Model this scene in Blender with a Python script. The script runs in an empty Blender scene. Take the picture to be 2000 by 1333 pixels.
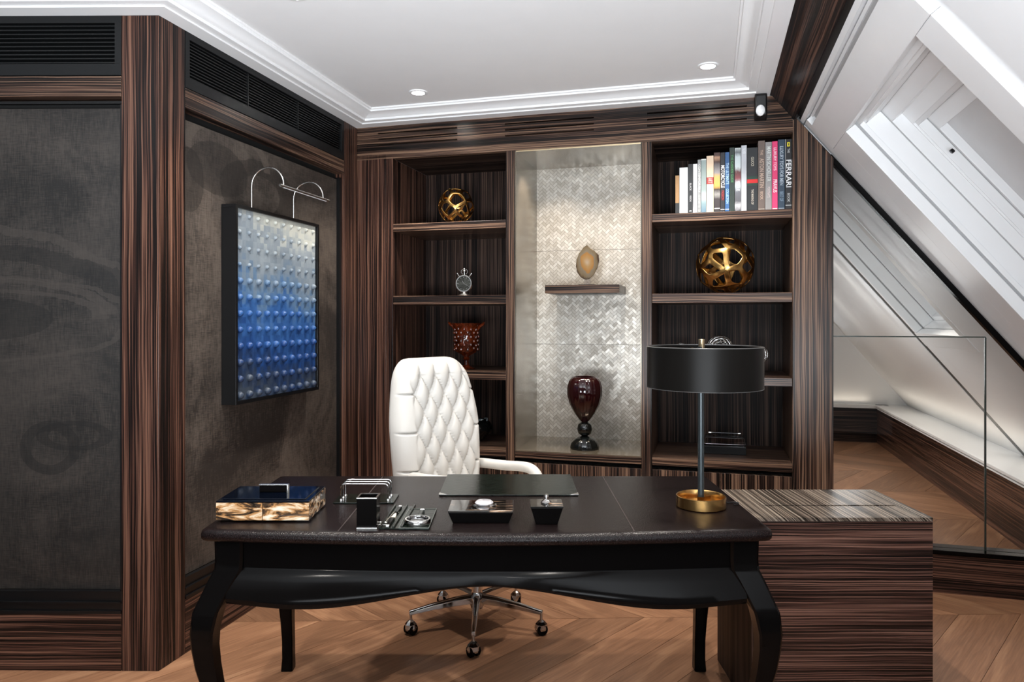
import bpy, bmesh, math, random
from mathutils import Vector, Matrix, Euler
random.seed(7)
S = bpy.context.scene
COL = S.collection
R = math.radians

# ------------------------------------------------------------------ camera, world, lights, exposure
F, HY, CH = 1400.0, 624.0, 1.40          # focal length in pixels of a 2000 px frame, horizon row, camera height
cam_d = bpy.data.cameras.new('camera'); cam = bpy.data.objects.new('camera', cam_d); COL.objects.link(cam)
cam.location = (0, 0, CH); cam.rotation_euler = (R(90), 0, 0)
cam_d.sensor_width = 36; cam_d.lens = F*36/2000; cam_d.shift_y = -(666.5-HY)/2000
cam_d.clip_start = .05
S.camera = cam
w = bpy.data.worlds.new('world'); S.world = w; w.use_nodes = True
w.node_tree.nodes['Background'].inputs[0].default_value = (.93, .96, 1, 1)
w.node_tree.nodes['Background'].inputs[1].default_value = .10
S.view_settings.view_transform = 'Standard'; S.view_settings.look = 'None'
S.view_settings.exposure = 0.5; S.view_settings.gamma = 1; S.view_settings.use_curve_mapping = False

TH = R(15.4)
ev = Vector((math.cos(TH), -math.sin(TH), 0)); gv = Vector((math.sin(TH), math.cos(TH), 0)); zv = Vector((0, 0, 1))
O = Vector((-.982, 4.537, 0))
CORN = Vector((-1.404, 2.849, 0))
CZ = 2.671                                 # ceiling

def lamp(kind, loc, power, color=(1, 1, 1), rot=(0, 0, 0), **k):
    d = bpy.data.lights.new(kind.lower()+'_light', kind); d.energy = power; d.color = color
    for a, b in k.items(): setattr(d, a, b)
    o = bpy.data.objects.new(kind.lower()+'_light', d); o.location = loc; o.rotation_euler = rot; COL.objects.link(o); return o

WARM = (1, .86, .70); NEUT = (1, .93, .85)
# added unseen uplights behind the camera, brightening the ceiling and roof slope
lamp('AREA', (-.4, -1.1, .85), 180, (.90, .95, 1), (R(146), 0, 0), shape='RECTANGLE', size=2.6, size_y=1.2, spread=R(130))
lamp('AREA', (3.1, -1.5, .85), 110, (.90, .95, 1), (R(140), 0, R(8)), shape='RECTANGLE', size=1.3, size_y=1.2, spread=R(140))
# downlights: a grid in the ceiling; the first three are in view
DL = []
base1 = Vector((-.524, 4.008, 0)); base2 = Vector((.981, 3.588, 0))
for k in range(4):
    DL.append(base1 - gv*1.21*k); DL.append(base2 - gv*1.21*k)
DL[2] = Vector((-.85, 2.80, 0))
for p in DL:
    lamp('SPOT', (p.x, p.y, CZ-.012), 80, NEUT, (0, 0, 0), spot_size=R(100), spot_blend=.7, shadow_soft_size=.035)
# ------------------------------------------------------------------ helpers
class MB:
    def __init__(s): s.v = []; s.f = []; s.uv = []; s.mi = []
    def add(s, vs, fs, uvf=None, mi=0):
        b = len(s.v); s.v += [Vector(v) for v in vs]
        for f in fs:
            s.f.append([b+i for i in f]); s.mi.append(mi)
            s.uv.append([uvf(Vector(vs[i])) if uvf else (0, 0) for i in f])
        return s
    def box(s, x0, x1, y0, y1, z0, z1, grain='x', mi=0, M=None):
        vs = [(x, y, z) for z in (z0, z1) for y in (y0, y1) for x in (x0, x1)]
        fs = [(0, 2, 3, 1), (4, 5, 7, 6), (0, 1, 5, 4), (2, 6, 7, 3), (0, 4, 6, 2), (1, 3, 7, 5)]
        gi = 'xyz'.index(grain); o = [i for i in range(3) if i != gi]
        uvs = [[(vs[i][gi], vs[i][o[0]]+vs[i][o[1]]) for i in f] for f in fs]
        b = len(s.v); s.v += [(M @ Vector(v)) if M else Vector(v) for v in vs]
        for f, u in zip(fs, uvs): s.f.append([b+i for i in f]); s.uv.append(u); s.mi.append(mi)
        return s
    def prism(s, pts, a0, a1, axis='y', grain='x', mi=0, M=None):
        n = len(pts)
        def mk(p, a): return {'y': (p[0], a, p[1]), 'z': (p[0], p[1], a), 'x': (a, p[0], p[1])}[axis]
        vs = [mk(p, a0) for p in pts]+[mk(p, a1) for p in pts]
        fs = [tuple(range(n)), tuple(range(2*n-1, n-1, -1))]+[(i, (i+1) % n, n+(i+1) % n, n+i) for i in range(n)]
        gi = 'xyz'.index(grain); o = [i for i in range(3) if i != gi]
        uvs = [[(vs[i][gi], vs[i][o[0]]+vs[i][o[1]]) for i in f] for f in fs]
        b = len(s.v); s.v += [(M @ Vector(v)) if M else Vector(v) for v in vs]
        for f, u in zip(fs, uvs): s.f.append([b+i for i in f]); s.uv.append(u); s.mi.append(mi)
        return s
    def lathe(s, prof, n=32, c=(0, 0, 0), M=None, mi=0, rib=None):
        c = Vector(c); vs = []
        for r, z in prof:
            for i in range(n):
                a = 2*math.pi*i/n; rr = r*(rib(a, z) if rib else 1)
                v = Vector((rr*math.cos(a), rr*math.sin(a), z)); vs.append((M @ v if M else v)+c)
        fs = []
        for k in range(len(prof)-1):
            for i in range(n):
                fs.append((k*n+i, k*n+(i+1) % n, (k+1)*n+(i+1) % n, (k+1)*n+i))
        closed = prof[0] == prof[-1]
        if prof[0][0] > 1e-5 and not closed: fs.append(tuple(range(n-1, -1, -1)))
        if prof[-1][0] > 1e-5 and not closed: fs.append(tuple((len(prof)-1)*n+i for i in range(n)))
        return s.add(vs, fs, mi=mi)
    def tube(s, pts, r, n=10, mi=0, cap=True):
        pts = [Vector(p) for p in pts]; m = len(pts); rs = r if isinstance(r, (list, tuple)) else [r]*m
        t0 = (pts[1]-pts[0]).normalized(); up = Vector((0, 0, 1)) if abs(t0.z) < .9 else Vector((1, 0, 0))
        nn = (up-t0*up.dot(t0)).normalized(); vs = []
        for k, p in enumerate(pts):
            t = (pts[min(k+1, m-1)]-pts[max(k-1, 0)]).normalized()
            nn = (nn-t*nn.dot(t)).normalized(); b = t.cross(nn)
            for i in range(n):
                a = 2*math.pi*i/n; vs.append(p+(nn*math.cos(a)+b*math.sin(a))*rs[k])
        fs = [(k*n+i, k*n+(i+1) % n, (k+1)*n+(i+1) % n, (k+1)*n+i) for k in range(m-1) for i in range(n)]
        if cap: fs += [tuple(range(n-1, -1, -1)), tuple((m-1)*n+i for i in range(n))]
        return s.add(vs, fs, mi=mi)
    def loft(s, rings, mi=0, cap=True, uvf=None):
        n = len(rings[0]); vs = [v for r in rings for v in r]
        fs = [(k*n+i, k*n+(i+1) % n, (k+1)*n+(i+1) % n, (k+1)*n+i) for k in range(len(rings)-1) for i in range(n)]
        if cap: fs += [tuple(range(n-1, -1, -1)), tuple((len(rings)-1)*n+i for i in range(n))]
        return s.add(vs, fs, mi=mi, uvf=uvf)
    def build(s, name, mat, parent=None, smooth=False, bevel=0, loc=None, rot=None, merge=True, sub=0, angle=40):
        me = bpy.data.meshes.new(name); me.from_pydata([tuple(v) for v in s.v], [], s.f)
        uv = me.uv_layers.new(name='UVMap'); k = 0
        for u in s.uv:
            for q in u: uv.data[k].uv = q; k += 1
        for m in (mat if isinstance(mat, (list, tuple)) else [mat]): me.materials.append(m)
        for p, i in zip(me.polygons, s.mi): p.material_index = i
        bm = bmesh.new(); bm.from_mesh(me)
        if merge: bmesh.ops.remove_doubles(bm, verts=bm.verts, dist=1e-6)
        bmesh.ops.recalc_face_normals(bm, faces=bm.faces); bm.to_mesh(me); bm.free()
        o = bpy.data.objects.new(name, me); COL.objects.link(o)
        if parent: o.parent = parent
        if loc is not None: o.location = loc
        if rot is not None: o.rotation_euler = rot
        if bevel:
            b = o.modifiers.new('bevel', 'BEVEL'); b.width = bevel; b.segments = 2; b.limit_method = 'ANGLE'
        if sub:
            b = o.modifiers.new('sub', 'SUBSURF'); b.levels = sub; b.render_levels = sub
        if smooth:
            me.shade_smooth() if hasattr(me, 'shade_smooth') else None
            for p in me.polygons: p.use_smooth = True
            me.set_sharp_from_angle(angle=R(angle))
        return o

def tag(o, label=None, cat=None, group=None, kind=None):
    if label: o['label'] = label
    if cat: o['category'] = cat
    if group: o['group'] = group
    if kind: o['kind'] = kind
    return o
def thing(name, label, cat, loc=(0, 0, 0), rz=0, group=None, parent=None):
    o = bpy.data.objects.new(name, None); COL.objects.link(o); o.location = loc; o.rotation_euler = (0, 0, rz)
    o.empty_display_size = .05
    return tag(o, label, cat, group)
def setting(name, loc=(0, 0, 0), rz=0, label=None):
    o = bpy.data.objects.new(name, None); COL.objects.link(o); o.location = loc; o.rotation_euler = (0, 0, rz)
    return tag(o, label, None, None, 'structure')

# ------------------------------------------------------------------ materials
def nt(name):
    m = bpy.data.materials.new(name); m.use_nodes = True; t = m.node_tree
    return m, t, t.nodes['Principled BSDF']
def N(t, kind, **k):
    n = t.nodes.new('ShaderNode'+kind)
    for a, b in k.items():
        if a.startswith('i_'):
            key = a[2:]; key = int(key) if key.isdigit() else key.replace('_', ' ')
            n.inputs[key].default_value = b
        else: setattr(n, a, b)
    return n
def ramp(t, fac, stops, interp='LINEAR'):
    r = t.nodes.new('ShaderNodeValToRGB'); r.color_ramp.interpolation = interp
    while len(r.color_ramp.elements) < len(stops): r.color_ramp.elements.new(.5)
    for e, (p, c) in zip(r.color_ramp.elements, stops): e.position = p; e.color = (*c, 1)
    t.links.new(fac, r.inputs[0]); return r.outputs[0]
def flat(name, c, rough=.5, metal=0, spec=.5, coat=0, bump=0, bscale=200, var=0, vscale=6, aniso=0, emit=None, es=0, trans=0, ior=1.45):
    m, t, b = nt(name)
    b.inputs['Base Color'].default_value = (*c, 1); b.inputs['Roughness'].default_value = rough
    b.inputs['Metallic'].default_value = metal; b.inputs['Specular IOR Level'].default_value = spec
    b.inputs['Coat Weight'].default_value = coat; b.inputs['Coat Roughness'].default_value = .05
    b.inputs['Transmission Weight'].default_value = trans; b.inputs['IOR'].default_value = ior
    if emit: b.inputs['Emission Color'].default_value = (*emit, 1); b.inputs['Emission Strength'].default_value = es
    tc = N(t, 'TexCoord')
    if var:
        n = N(t, 'TexNoise', i_Scale=vscale, i_Detail=5.0); t.links.new(tc.outputs['Object'], n.inputs['Vector'])
        t.links.new(ramp(t, n.outputs[0], [(.3, tuple(x*(1-var) for x in c)), (.7, tuple(min(1, x*(1+var)) for x in c))]), b.inputs['Base Color'])
    if bump:
        n = N(t, 'TexNoise', i_Scale=bscale, i_Detail=3.0); t.links.new(tc.outputs['Object'], n.inputs['Vector'])
        bp = N(t, 'Bump', i_Strength=bump, i_Distance=.002); t.links.new(n.outputs[0], bp.inputs['Height']); t.links.new(bp.outputs[0], b.inputs['Normal'])
    return m

def ebony(name, cols, rough=.28, fine=1.35, spec=.24):
    m, t, b = nt(name); L = t.links
    uv = N(t, 'UVMap'); oi = N(t, 'ObjectInfo'); sep = N(t, 'SeparateXYZ'); L.new(uv.outputs[0], sep.inputs[0])
    off = N(t, 'Math', operation='MULTIPLY', i_1=37.0); L.new(oi.outputs['Random'], off.inputs[0])
    # slow waviness of the grain
    c0 = N(t, 'CombineXYZ'); mu = N(t, 'Math', operation='MULTIPLY', i_1=1.6); L.new(sep.outputs[0], mu.inputs[0]); L.new(mu.outputs[0], c0.inputs[0])
    mv = N(t, 'Math', operation='MULTIPLY', i_1=5.0); L.new(sep.outputs[1], mv.inputs[0]); L.new(mv.outputs[0], c0.inputs[1]); L.new(off.outputs[0], c0.inputs[2])
    wn = N(t, 'TexNoise', i_Scale=1.0, i_Detail=3.0); L.new(c0.outputs[0], wn.inputs['Vector'])
    wm = N(t, 'Math', operation='MULTIPLY', i_1=.022); L.new(wn.outputs[0], wm.inputs[0])
    va = N(t, 'Math', operation='ADD'); L.new(sep.outputs[1], va.inputs[0]); L.new(wm.outputs[0], va.inputs[1])
    def layer(su, sv, det, rgh=.6):
        c = N(t, 'CombineXYZ'); a = N(t, 'Math', operation='MULTIPLY', i_1=su); L.new(sep.outputs[0], a.inputs[0]); L.new(a.outputs[0], c.inputs[0])
        d = N(t, 'Math', operation='MULTIPLY', i_1=sv); L.new(va.outputs[0], d.inputs[0]); L.new(d.outputs[0], c.inputs[1]); L.new(off.outputs[0], c.inputs[2])
        n = N(t, 'TexNoise', i_Scale=1.0, i_Detail=det, i_Roughness=rgh); L.new(c.outputs[0], n.inputs['Vector']); return n.outputs[0]
    a = layer(.7, 105*fine, 2.0); c = layer(1.8, 260*fine, 2.0); d = layer(.4, 22, 1.0)
    m1 = N(t, 'Mix', data_type='FLOAT'); m1.inputs[0].default_value = .42; L.new(a, m1.inputs[2]); L.new(c, m1.inputs[3])
    m2 = N(t, 'Mix', data_type='FLOAT'); m2.inputs[0].default_value = .22; L.new(m1.outputs[0], m2.inputs[2]); L.new(d, m2.inputs[3])
    st = [(.435, cols[0]), (.475, cols[1]), (.522, cols[2]), (.575, cols[3])]
    col = ramp(t, m2.outputs[0], st); L.new(col, b.inputs['Base Color'])
    b.inputs['Roughness'].default_value = rough; b.inputs['Specular IOR Level'].default_value = spec
    return m
EB = ebony('macassar_ebony', [(.005, .004, .0035), (.017, .010, .008), (.075, .040, .028), (.22, .135, .088)])
EBR = ebony('macassar_ebony_reddish', [(.005, .0038, .0035), (.015, .0075, .006), (.066, .030, .021), (.165, .084, .056)])
EBC = ebony('macassar_ebony_fine', [(.004, .003, .003), (.016, .009, .007), (.080, .038, .029), (.19, .105, .078)], fine=2.0)
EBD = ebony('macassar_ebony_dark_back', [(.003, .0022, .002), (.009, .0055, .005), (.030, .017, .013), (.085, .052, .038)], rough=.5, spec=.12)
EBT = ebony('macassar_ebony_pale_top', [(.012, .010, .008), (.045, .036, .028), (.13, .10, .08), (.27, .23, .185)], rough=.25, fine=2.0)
BLACK = flat('black_lacquer', (.0025, .0022, .0022), .12, spec=.09)
BLACKM = flat('black_satin', (.005, .005, .0055), .3, spec=.4)
GRILLE = flat('black_grille', (.006, .0065, .007), .4, spec=.35)
VOID = flat('dark_void', (.002, .002, .002), .9)
WHITE = flat('white_paint', (.86, .87, .88), .45, var=.01)
WHITEG = flat('white_satin', (.88, .89, .90), .28, var=.01)
CEIL = flat('ceiling_paint', (.86, .87, .88), .7, var=.01)
BLIND = flat('white_blind', (.74, .75, .76), .6, var=.02)
GROOVE_SHADE = flat('groove_shade_grey', (.42, .42, .42), .7)  # shade of the white window grooves, put into their colour
CHROME = flat('chrome', (.62, .61, .60), .10, 1)
CHROMED = flat('dark_chrome', (.22, .21, .21), .12, 1)
SILV = flat('brushed_silver', (.70, .69, .67), .25, 1)
BRASS = flat('brushed_brass', (.55, .33, .12), .22, 1, var=.06, vscale=20)
BRASSP = flat('pale_brass', (.78, .62, .40), .3, 1)
GOLD = flat('gold_leaf', (.50, .29, .095), .24, 1, var=.15, vscale=30)
WLEA = flat('white_leather', (.57, .55, .515), .38, spec=.35, bump=.12, bscale=350, var=.015)
SEAMG = flat('leather_seam', (.16, .15, .14), .6)
DLEA_ = None
def pebble():
    m, t, b = nt('dark_pebbled_leather'); L = t.links; tc = N(t, 'TexCoord')
    v = N(t, 'TexVoronoi', i_Scale=170.0, feature='DISTANCE_TO_EDGE'); L.new(tc.outputs['Object'], v.inputs['Vector'])
    b.inputs['Roughness'].default_value = .27; b.inputs['Specular IOR Level'].default_value = .16
    c = ramp(t, v.outputs[0], [(0, (.003, .002, .002)), (.25, (.0095, .0055, .0055))]); L.new(c, b.inputs['Base Color'])
    bp = N(t, 'Bump', i_Strength=.5, i_Distance=.0015); L.new(v.outputs[0], bp.inputs['Height']); L.new(bp.outputs[0], b.inputs['Normal'])
    return m
DLEA = pebble()
def croc():
    m, t, b = nt('green_crocodile_leather'); L = t.links; tc = N(t, 'TexCoord'); mp = N(t, 'Mapping'); mp.inputs['Scale'].default_value = (14, 60, 1)
    L.new(tc.outputs['Object'], mp.inputs[0]); v = N(t, 'TexVoronoi', i_Scale=1.6, feature='DISTANCE_TO_EDGE'); L.new(mp.outputs[0], v.inputs['Vector'])
    c = ramp(t, v.outputs[0], [(0, (.001, .002, .0015)), (.18, (.007, .0105, .008))]); L.new(c, b.inputs['Base Color']); b.inputs['Roughness'].default_value = .2; b.inputs['Specular IOR Level'].default_value = .25
    bp = N(t, 'Bump', i_Strength=.5, i_Distance=.001); L.new(v.outputs[0], bp.inputs['Height']); L.new(bp.outputs[0], b.inputs['Normal']); return m
CROC = croc()
def cloth(name, dark, lite, marks=0):
    m, t, b = nt(name); L = t.links; tc = N(t, 'TexCoord')
    n = N(t, 'TexNoise', i_Scale=1.6, i_Detail=8.0, i_Roughness=.68, i_Distortion=1.2); L.new(tc.outputs['Object'], n.inputs['Vector'])
    mp = N(t, 'Mapping'); mp.inputs['Scale'].default_value = (60, 60, 6); L.new(tc.outputs['Object'], mp.inputs[0])
    f = N(t, 'TexNoise', i_Scale=4.0, i_Detail=3.0); L.new(mp.outputs[0], f.inputs['Vector'])
    mp2 = N(t, 'Mapping'); mp2.inputs['Scale'].default_value = (8, 8, 90); L.new(tc.outputs['Object'], mp2.inputs[0])
    f2 = N(t, 'TexNoise', i_Scale=3.0, i_Detail=2.0); L.new(mp2.outputs[0], f2.inputs['Vector'])
    a = N(t, 'Mix', data_type='FLOAT'); a.inputs[0].default_value = .3; L.new(n.outputs[0], a.inputs[2]); L.new(f.outputs[0], a.inputs[3])
    a2 = N(t, 'Mix', data_type='FLOAT'); a2.inputs[0].default_value = .2; L.new(a.outputs[0], a2.inputs[2]); L.new(f2.outputs[0], a2.inputs[3])
    out = ramp(t, a2.outputs[0], [(.42, dark), (.585, lite)])
    # large faded painted figure: elliptical strokes (cx, cz, rx, rz, half width of stroke)
    if marks:
        sp = N(t, 'SeparateXYZ'); L.new(tc.outputs['Object'], sp.inputs[0])
        for cx, cz, rx, rz, ww, zlim, dk in marks:
            def ma(op, x, y=None, yv=0):
                q = N(t, 'Math', operation=op); 
                if isinstance(x, float): q.inputs[0].default_value = x
                else: L.new(x, q.inputs[0])
                if y is not None: L.new(y, q.inputs[1])
                else: q.inputs[1].default_value = yv
                return q.outputs[0]
            dx = ma('DIVIDE', ma('SUBTRACT', sp.outputs[0], yv=cx), yv=rx); dz = ma('DIVIDE', ma('SUBTRACT', sp.outputs[2], yv=cz), yv=rz)
            r2 = ma('SQRT', ma('ADD', ma('MULTIPLY', dx, dx), ma('MULTIPLY', dz, dz)))
            rr = ma('ADD', r2, ma('MULTIPLY', ma('SUBTRACT', n.outputs[0], yv=.5), yv=.42))
            if ww > 0: mk = ma('LESS_THAN', ma('ABSOLUTE', ma('SUBTRACT', rr, yv=1.0)), yv=ww)
            else: mk = ma('LESS_THAN', rr, yv=1.0)
            if zlim is not None: mk = ma('MULTIPLY', mk, ma('GREATER_THAN', sp.outputs[2], yv=zlim))
            mx = N(t, 'Mix', data_type='RGBA'); L.new(ma('MULTIPLY', mk, yv=.5), mx.inputs[0]); L.new(out, mx.inputs[6])
            mx.inputs[7].default_value = (*(tuple(x*.35 for x in dark) if dk else tuple(x*1.15 for x in lite)), 1); out = mx.outputs[2]
    L.new(out, b.inputs['Base Color']); b.inputs['Roughness'].default_value = .55
    bp = N(t, 'Bump', i_Strength=.15, i_Distance=.002); L.new(f.outputs[0], bp.inputs['Height']); L.new(bp.outputs[0], b.inputs['Normal'])
    return m
CLOTH_A = cloth('aged_brown_canvas', (.022, .017, .014), (.105, .083, .067),
    [(.42, 2.08, .22, .12, 0, None, 1), (.75, 2.02, .25, .13, .3, None, 1), (.22, 2.0, .1, .14, 0, None, 1), (.50, 2.14, .30, .16, .10, 2.14, 0)])
CLOTH_B = cloth('aged_black_canvas', (.007, .0058, .005), (.038, .031, .026),
    [(-.75, 1.45, .62, .31, .05, 1.50, 0), (-.75, 1.44, .60, .235, .13, 1.47, 1), (-.72, 1.41, .50, .15, .06, 1.42, 0), (-.70, 1.41, .44, .105, .07, 1.40, 0), (-.70, 1.40, .25, .085, 0, None, 1), (-.70, 1.40, .56, .17, .035, None, 0), (-.46, .88, .10, .09, .22, None, 1), (-.36, .93, .13, .05, .2, None, 1)])
def oak():
    m, t, b = nt('oak_plank'); L = t.links; uv = N(t, 'UVMap'); oi = N(t, 'ObjectInfo')
    off = N(t, 'Math', operation='MULTIPLY', i_1=50.0); L.new(oi.outputs['Random'], off.inputs[0])
    sp = N(t, 'SeparateXYZ'); L.new(uv.outputs[0], sp.inputs[0]); 
    def lay(su, sv, det, dist=0):
        c = N(t, 'CombineXYZ'); a = N(t, 'Math', operation='MULTIPLY', i_1=su); L.new(sp.outputs[0], a.inputs[0]); L.new(a.outputs[0], c.inputs[0])
        d = N(t, 'Math', operation='MULTIPLY', i_1=sv); L.new(sp.outputs[1], d.inputs[0]); L.new(d.outputs[0], c.inputs[1]); L.new(off.outputs[0], c.inputs[2])
        n = N(t, 'TexNoise', i_Scale=1.0, i_Detail=det, i_Distortion=dist); L.new(c.outputs[0], n.inputs['Vector']); return n.outputs[0]
    a = lay(1.5, 9, 4, 1.6); c = lay(6, 130, 2)
    wv = N(t, 'Math', operation='MULTIPLY', i_1=22.0); L.new(a, wv.inputs[0]); sn = N(t, 'Math', operation='SINE'); L.new(wv.outputs[0], sn.inputs[0])
    s2 = N(t, 'Math', operation='MULTIPLY_ADD', i_1=.035, i_2=0.0); L.new(sn.outputs[0], s2.inputs[0])
    m1 = N(t, 'Mix', data_type='FLOAT'); m1.inputs[0].default_value = .45; L.new(a, m1.inputs[2]); L.new(c, m1.inputs[3])
    ad = N(t, 'Math', operation='ADD'); L.new(m1.outputs[0], ad.inputs[0]); L.new(s2.outputs[0], ad.inputs[1])
    c1 = ramp(t, ad.outputs[0], [(.3, (.15, .070, .036)), (.5, (.25, .124, .066)), (.72, (.35, .19, .105))])
    hs = N(t, 'HueSaturation'); L.new(c1, hs.inputs['Color'])
    vr = N(t, 'MapRange', i_3=.72, i_4=1.18); L.new(oi.outputs['Random'], vr.inputs[0]); L.new(vr.outputs[0], hs.inputs['Value'])
    L.new(hs.outputs[0], b.inputs['Base Color']); b.inputs['Roughness'].default_value = .38
    bp = N(t, 'Bump', i_Strength=.12, i_Distance=.001); L.new(c, bp.inputs['Height']); L.new(bp.outputs[0], b.inputs['Normal'])
    return m
OAK = oak()
def pane_mat():
    m = bpy.data.materials.new('clear_glass_pane'); m.use_nodes = True; t = m.node_tree; t.nodes.clear(); L = t.links
    o = N(t, 'OutputMaterial'); tr = N(t, 'BsdfTransparent'); tr.inputs[0].default_value = (.97, .975, .97, 1)
    gl = N(t, 'BsdfGlossy'); gl.inputs['Roughness'].default_value = .01; fr = N(t, 'Fresnel', i_IOR=1.35); mx = N(t, 'MixShader')
    L.new(fr.outputs[0], mx.inputs[0]); L.new(tr.outputs[0], mx.inputs[1]); L.new(gl.outputs[0], mx.inputs[2]); L.new(mx.outputs[0], o.inputs[0]); return m
PANE = pane_mat()
ACR = flat('clear_acrylic', (.95, .95, .97), .03, trans=1, ior=1.45)
def niche_mat():
    m, t, b = nt('shell_tiles'); L = t.links; g = N(t, 'NewGeometry'); tc = N(t, 'TexCoord')
    n = N(t, 'TexNoise', i_Scale=3.0, i_Detail=3.0); L.new(tc.outputs['Object'], n.inputs['Vector'])
    mx = N(t, 'Mix', data_type='FLOAT'); mx.inputs[0].default_value = .45; L.new(g.outputs['Random Per Island'], mx.inputs[2]); L.new(n.outputs[0], mx.inputs[3])
    L.new(ramp(t, mx.outputs[0], [(.15, (.42, .38, .32)), (.45, (.52, .48, .42)), (.85, (.64, .61, .55))]), b.inputs['Base Color'])
    b.inputs['Roughness'].default_value = .28; b.inputs['Metallic'].default_value = .25; return m
SHELL = niche_mat()
BRONZE = flat('bronze_mirror_panel', (.20, .17, .13), .22, .55, var=.35, vscale=3)
BRONZES = flat('bronze_glass_shelf', (.17, .14, .10), .10, .5)
def art_mat():
    m, t, b = nt('blue_painted_relief'); L = t.links; g = N(t, 'NewGeometry'); sp = N(t, 'SeparateXYZ'); L.new(g.outputs['Position'], sp.inputs[0])
    br = N(t, 'Math', operation='SNAP', i_1=.028); L.new(sp.outputs[1], br.inputs[0])
    c = N(t, 'CombineXYZ'); L.new(br.outputs[0], c.inputs[0]); zz = N(t, 'Math', operation='SNAP', i_1=.03); L.new(sp.outputs[2], zz.inputs[0]); L.new(zz.outputs[0], c.inputs[1])
    wn = N(t, 'TexWhiteNoise'); L.new(c.outputs[0], wn.inputs['Vector'])
    n = N(t, 'TexNoise', i_Scale=5.0, i_Detail=4.0); L.new(g.outputs['Position'], n.inputs['Vector'])
    def ma(op, x, y): 
        q = N(t, 'Math', operation=op); L.new(x, q.inputs[0])
        if isinstance(y, float): q.inputs[1].default_value = y
        else: L.new(y, q.inputs[1])
        return q.outputs[0]
    z = ma('ADD', sp.outputs[2], ma('MULTIPLY', ma('SUBTRACT', wn.outputs[0], .5), .13))
    z = ma('ADD', z, ma('MULTIPLY', ma('SUBTRACT', n.outputs[0], .5), .35))
    z = ma('ADD', z, ma('MULTIPLY', ma('SUBTRACT', sp.outputs[1], 3.63), .16))
    f = N(t, 'MapRange', i_1=1.0, i_2=1.95); L.new(z, f.inputs[0])
    col = ramp(t, f.outputs[0], [(.0, (.045, .06, .085)), (.12, (.018, .035, .08)), (.27, (.012, .05, .18)), (.44, (.03, .10, .28)), (.56, (.09, .16, .26)), (.68, (.17, .21, .25)), (.84, (.27, .31, .34)), (.95, (.50, .51, .46))])
    L.new(col, b.inputs['Base Color']); b.inputs['Roughness'].default_value = .42; b.inputs['Specular IOR Level'].default_value = .4
    n2 = N(t, 'TexNoise', i_Scale=60.0, i_Detail=4.0); L.new(g.outputs['Position'], n2.inputs['Vector'])
    bp = N(t, 'Bump', i_Strength=.5, i_Distance=.003); L.new(n2.outputs[0], bp.inputs['Height']); L.new(bp.outputs[0], b.inputs['Normal']); return m
ART = art_mat()
def horn():
    m, t, b = nt('polished_horn_marquetry'); L = t.links; tc = N(t, 'TexCoord'); oi = N(t, 'ObjectInfo')
    mp = N(t, 'Mapping'); mp.inputs['Scale'].default_value = (1, 1.6, 3.4); L.new(tc.outputs['Object'], mp.inputs[0])
    ad = N(t, 'VectorMath', operation='ADD'); L.new(mp.outputs[0], ad.inputs[0]); L.new(oi.outputs['Random'], ad.inputs[1])
    n = N(t, 'TexNoise', i_Scale=9.0, i_Detail=6.0, i_Roughness=.6, i_Distortion=1.6); L.new(ad.outputs[0], n.inputs['Vector'])
    L.new(ramp(t, n.outputs[0], [(.33, (.01, .008, .006)), (.44, (.06, .035, .02)), (.5, (.42, .21, .08)), (.57, (.62, .48, .33)), (.68, (.72, .66, .56))]), b.inputs['Base Color'])
    b.inputs['Roughness'].default_value = .12; b.inputs['Coat Weight'].default_value = .5; return m
HORN = horn()
AMBER = flat('amber_glass', (.13, .020, .005), .08, trans=.35, coat=.1, var=.7, vscale=26)
WINE = flat('dark_wine_glass', (.018, .002, .003), .05, trans=.2, coat=.5)
BGLASS = flat('black_glass', (.004, .005, .005), .04, coat=.6)
LED = flat('lit_lamp_disc', (1, 1, 1), .5, emit=(1, .97, .92), es=14)

def bD(px, off=0):   # depth of the bookcase front plane (moved back by off) along a column of the picture
    u = (px-1000)/F
    c = O.x*math.sin(TH)+O.y*math.cos(TH)+off
    return c/(math.cos(TH)+u*math.sin(TH))
def bS(px, off=0):
    d = bD(px, off); p = Vector(((px-1000)/F*d, d, 0)); return (p-O).dot(ev)
def bZ(px, py, off=0): return CH-(py-HY)*bD(px, off)/F

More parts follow.
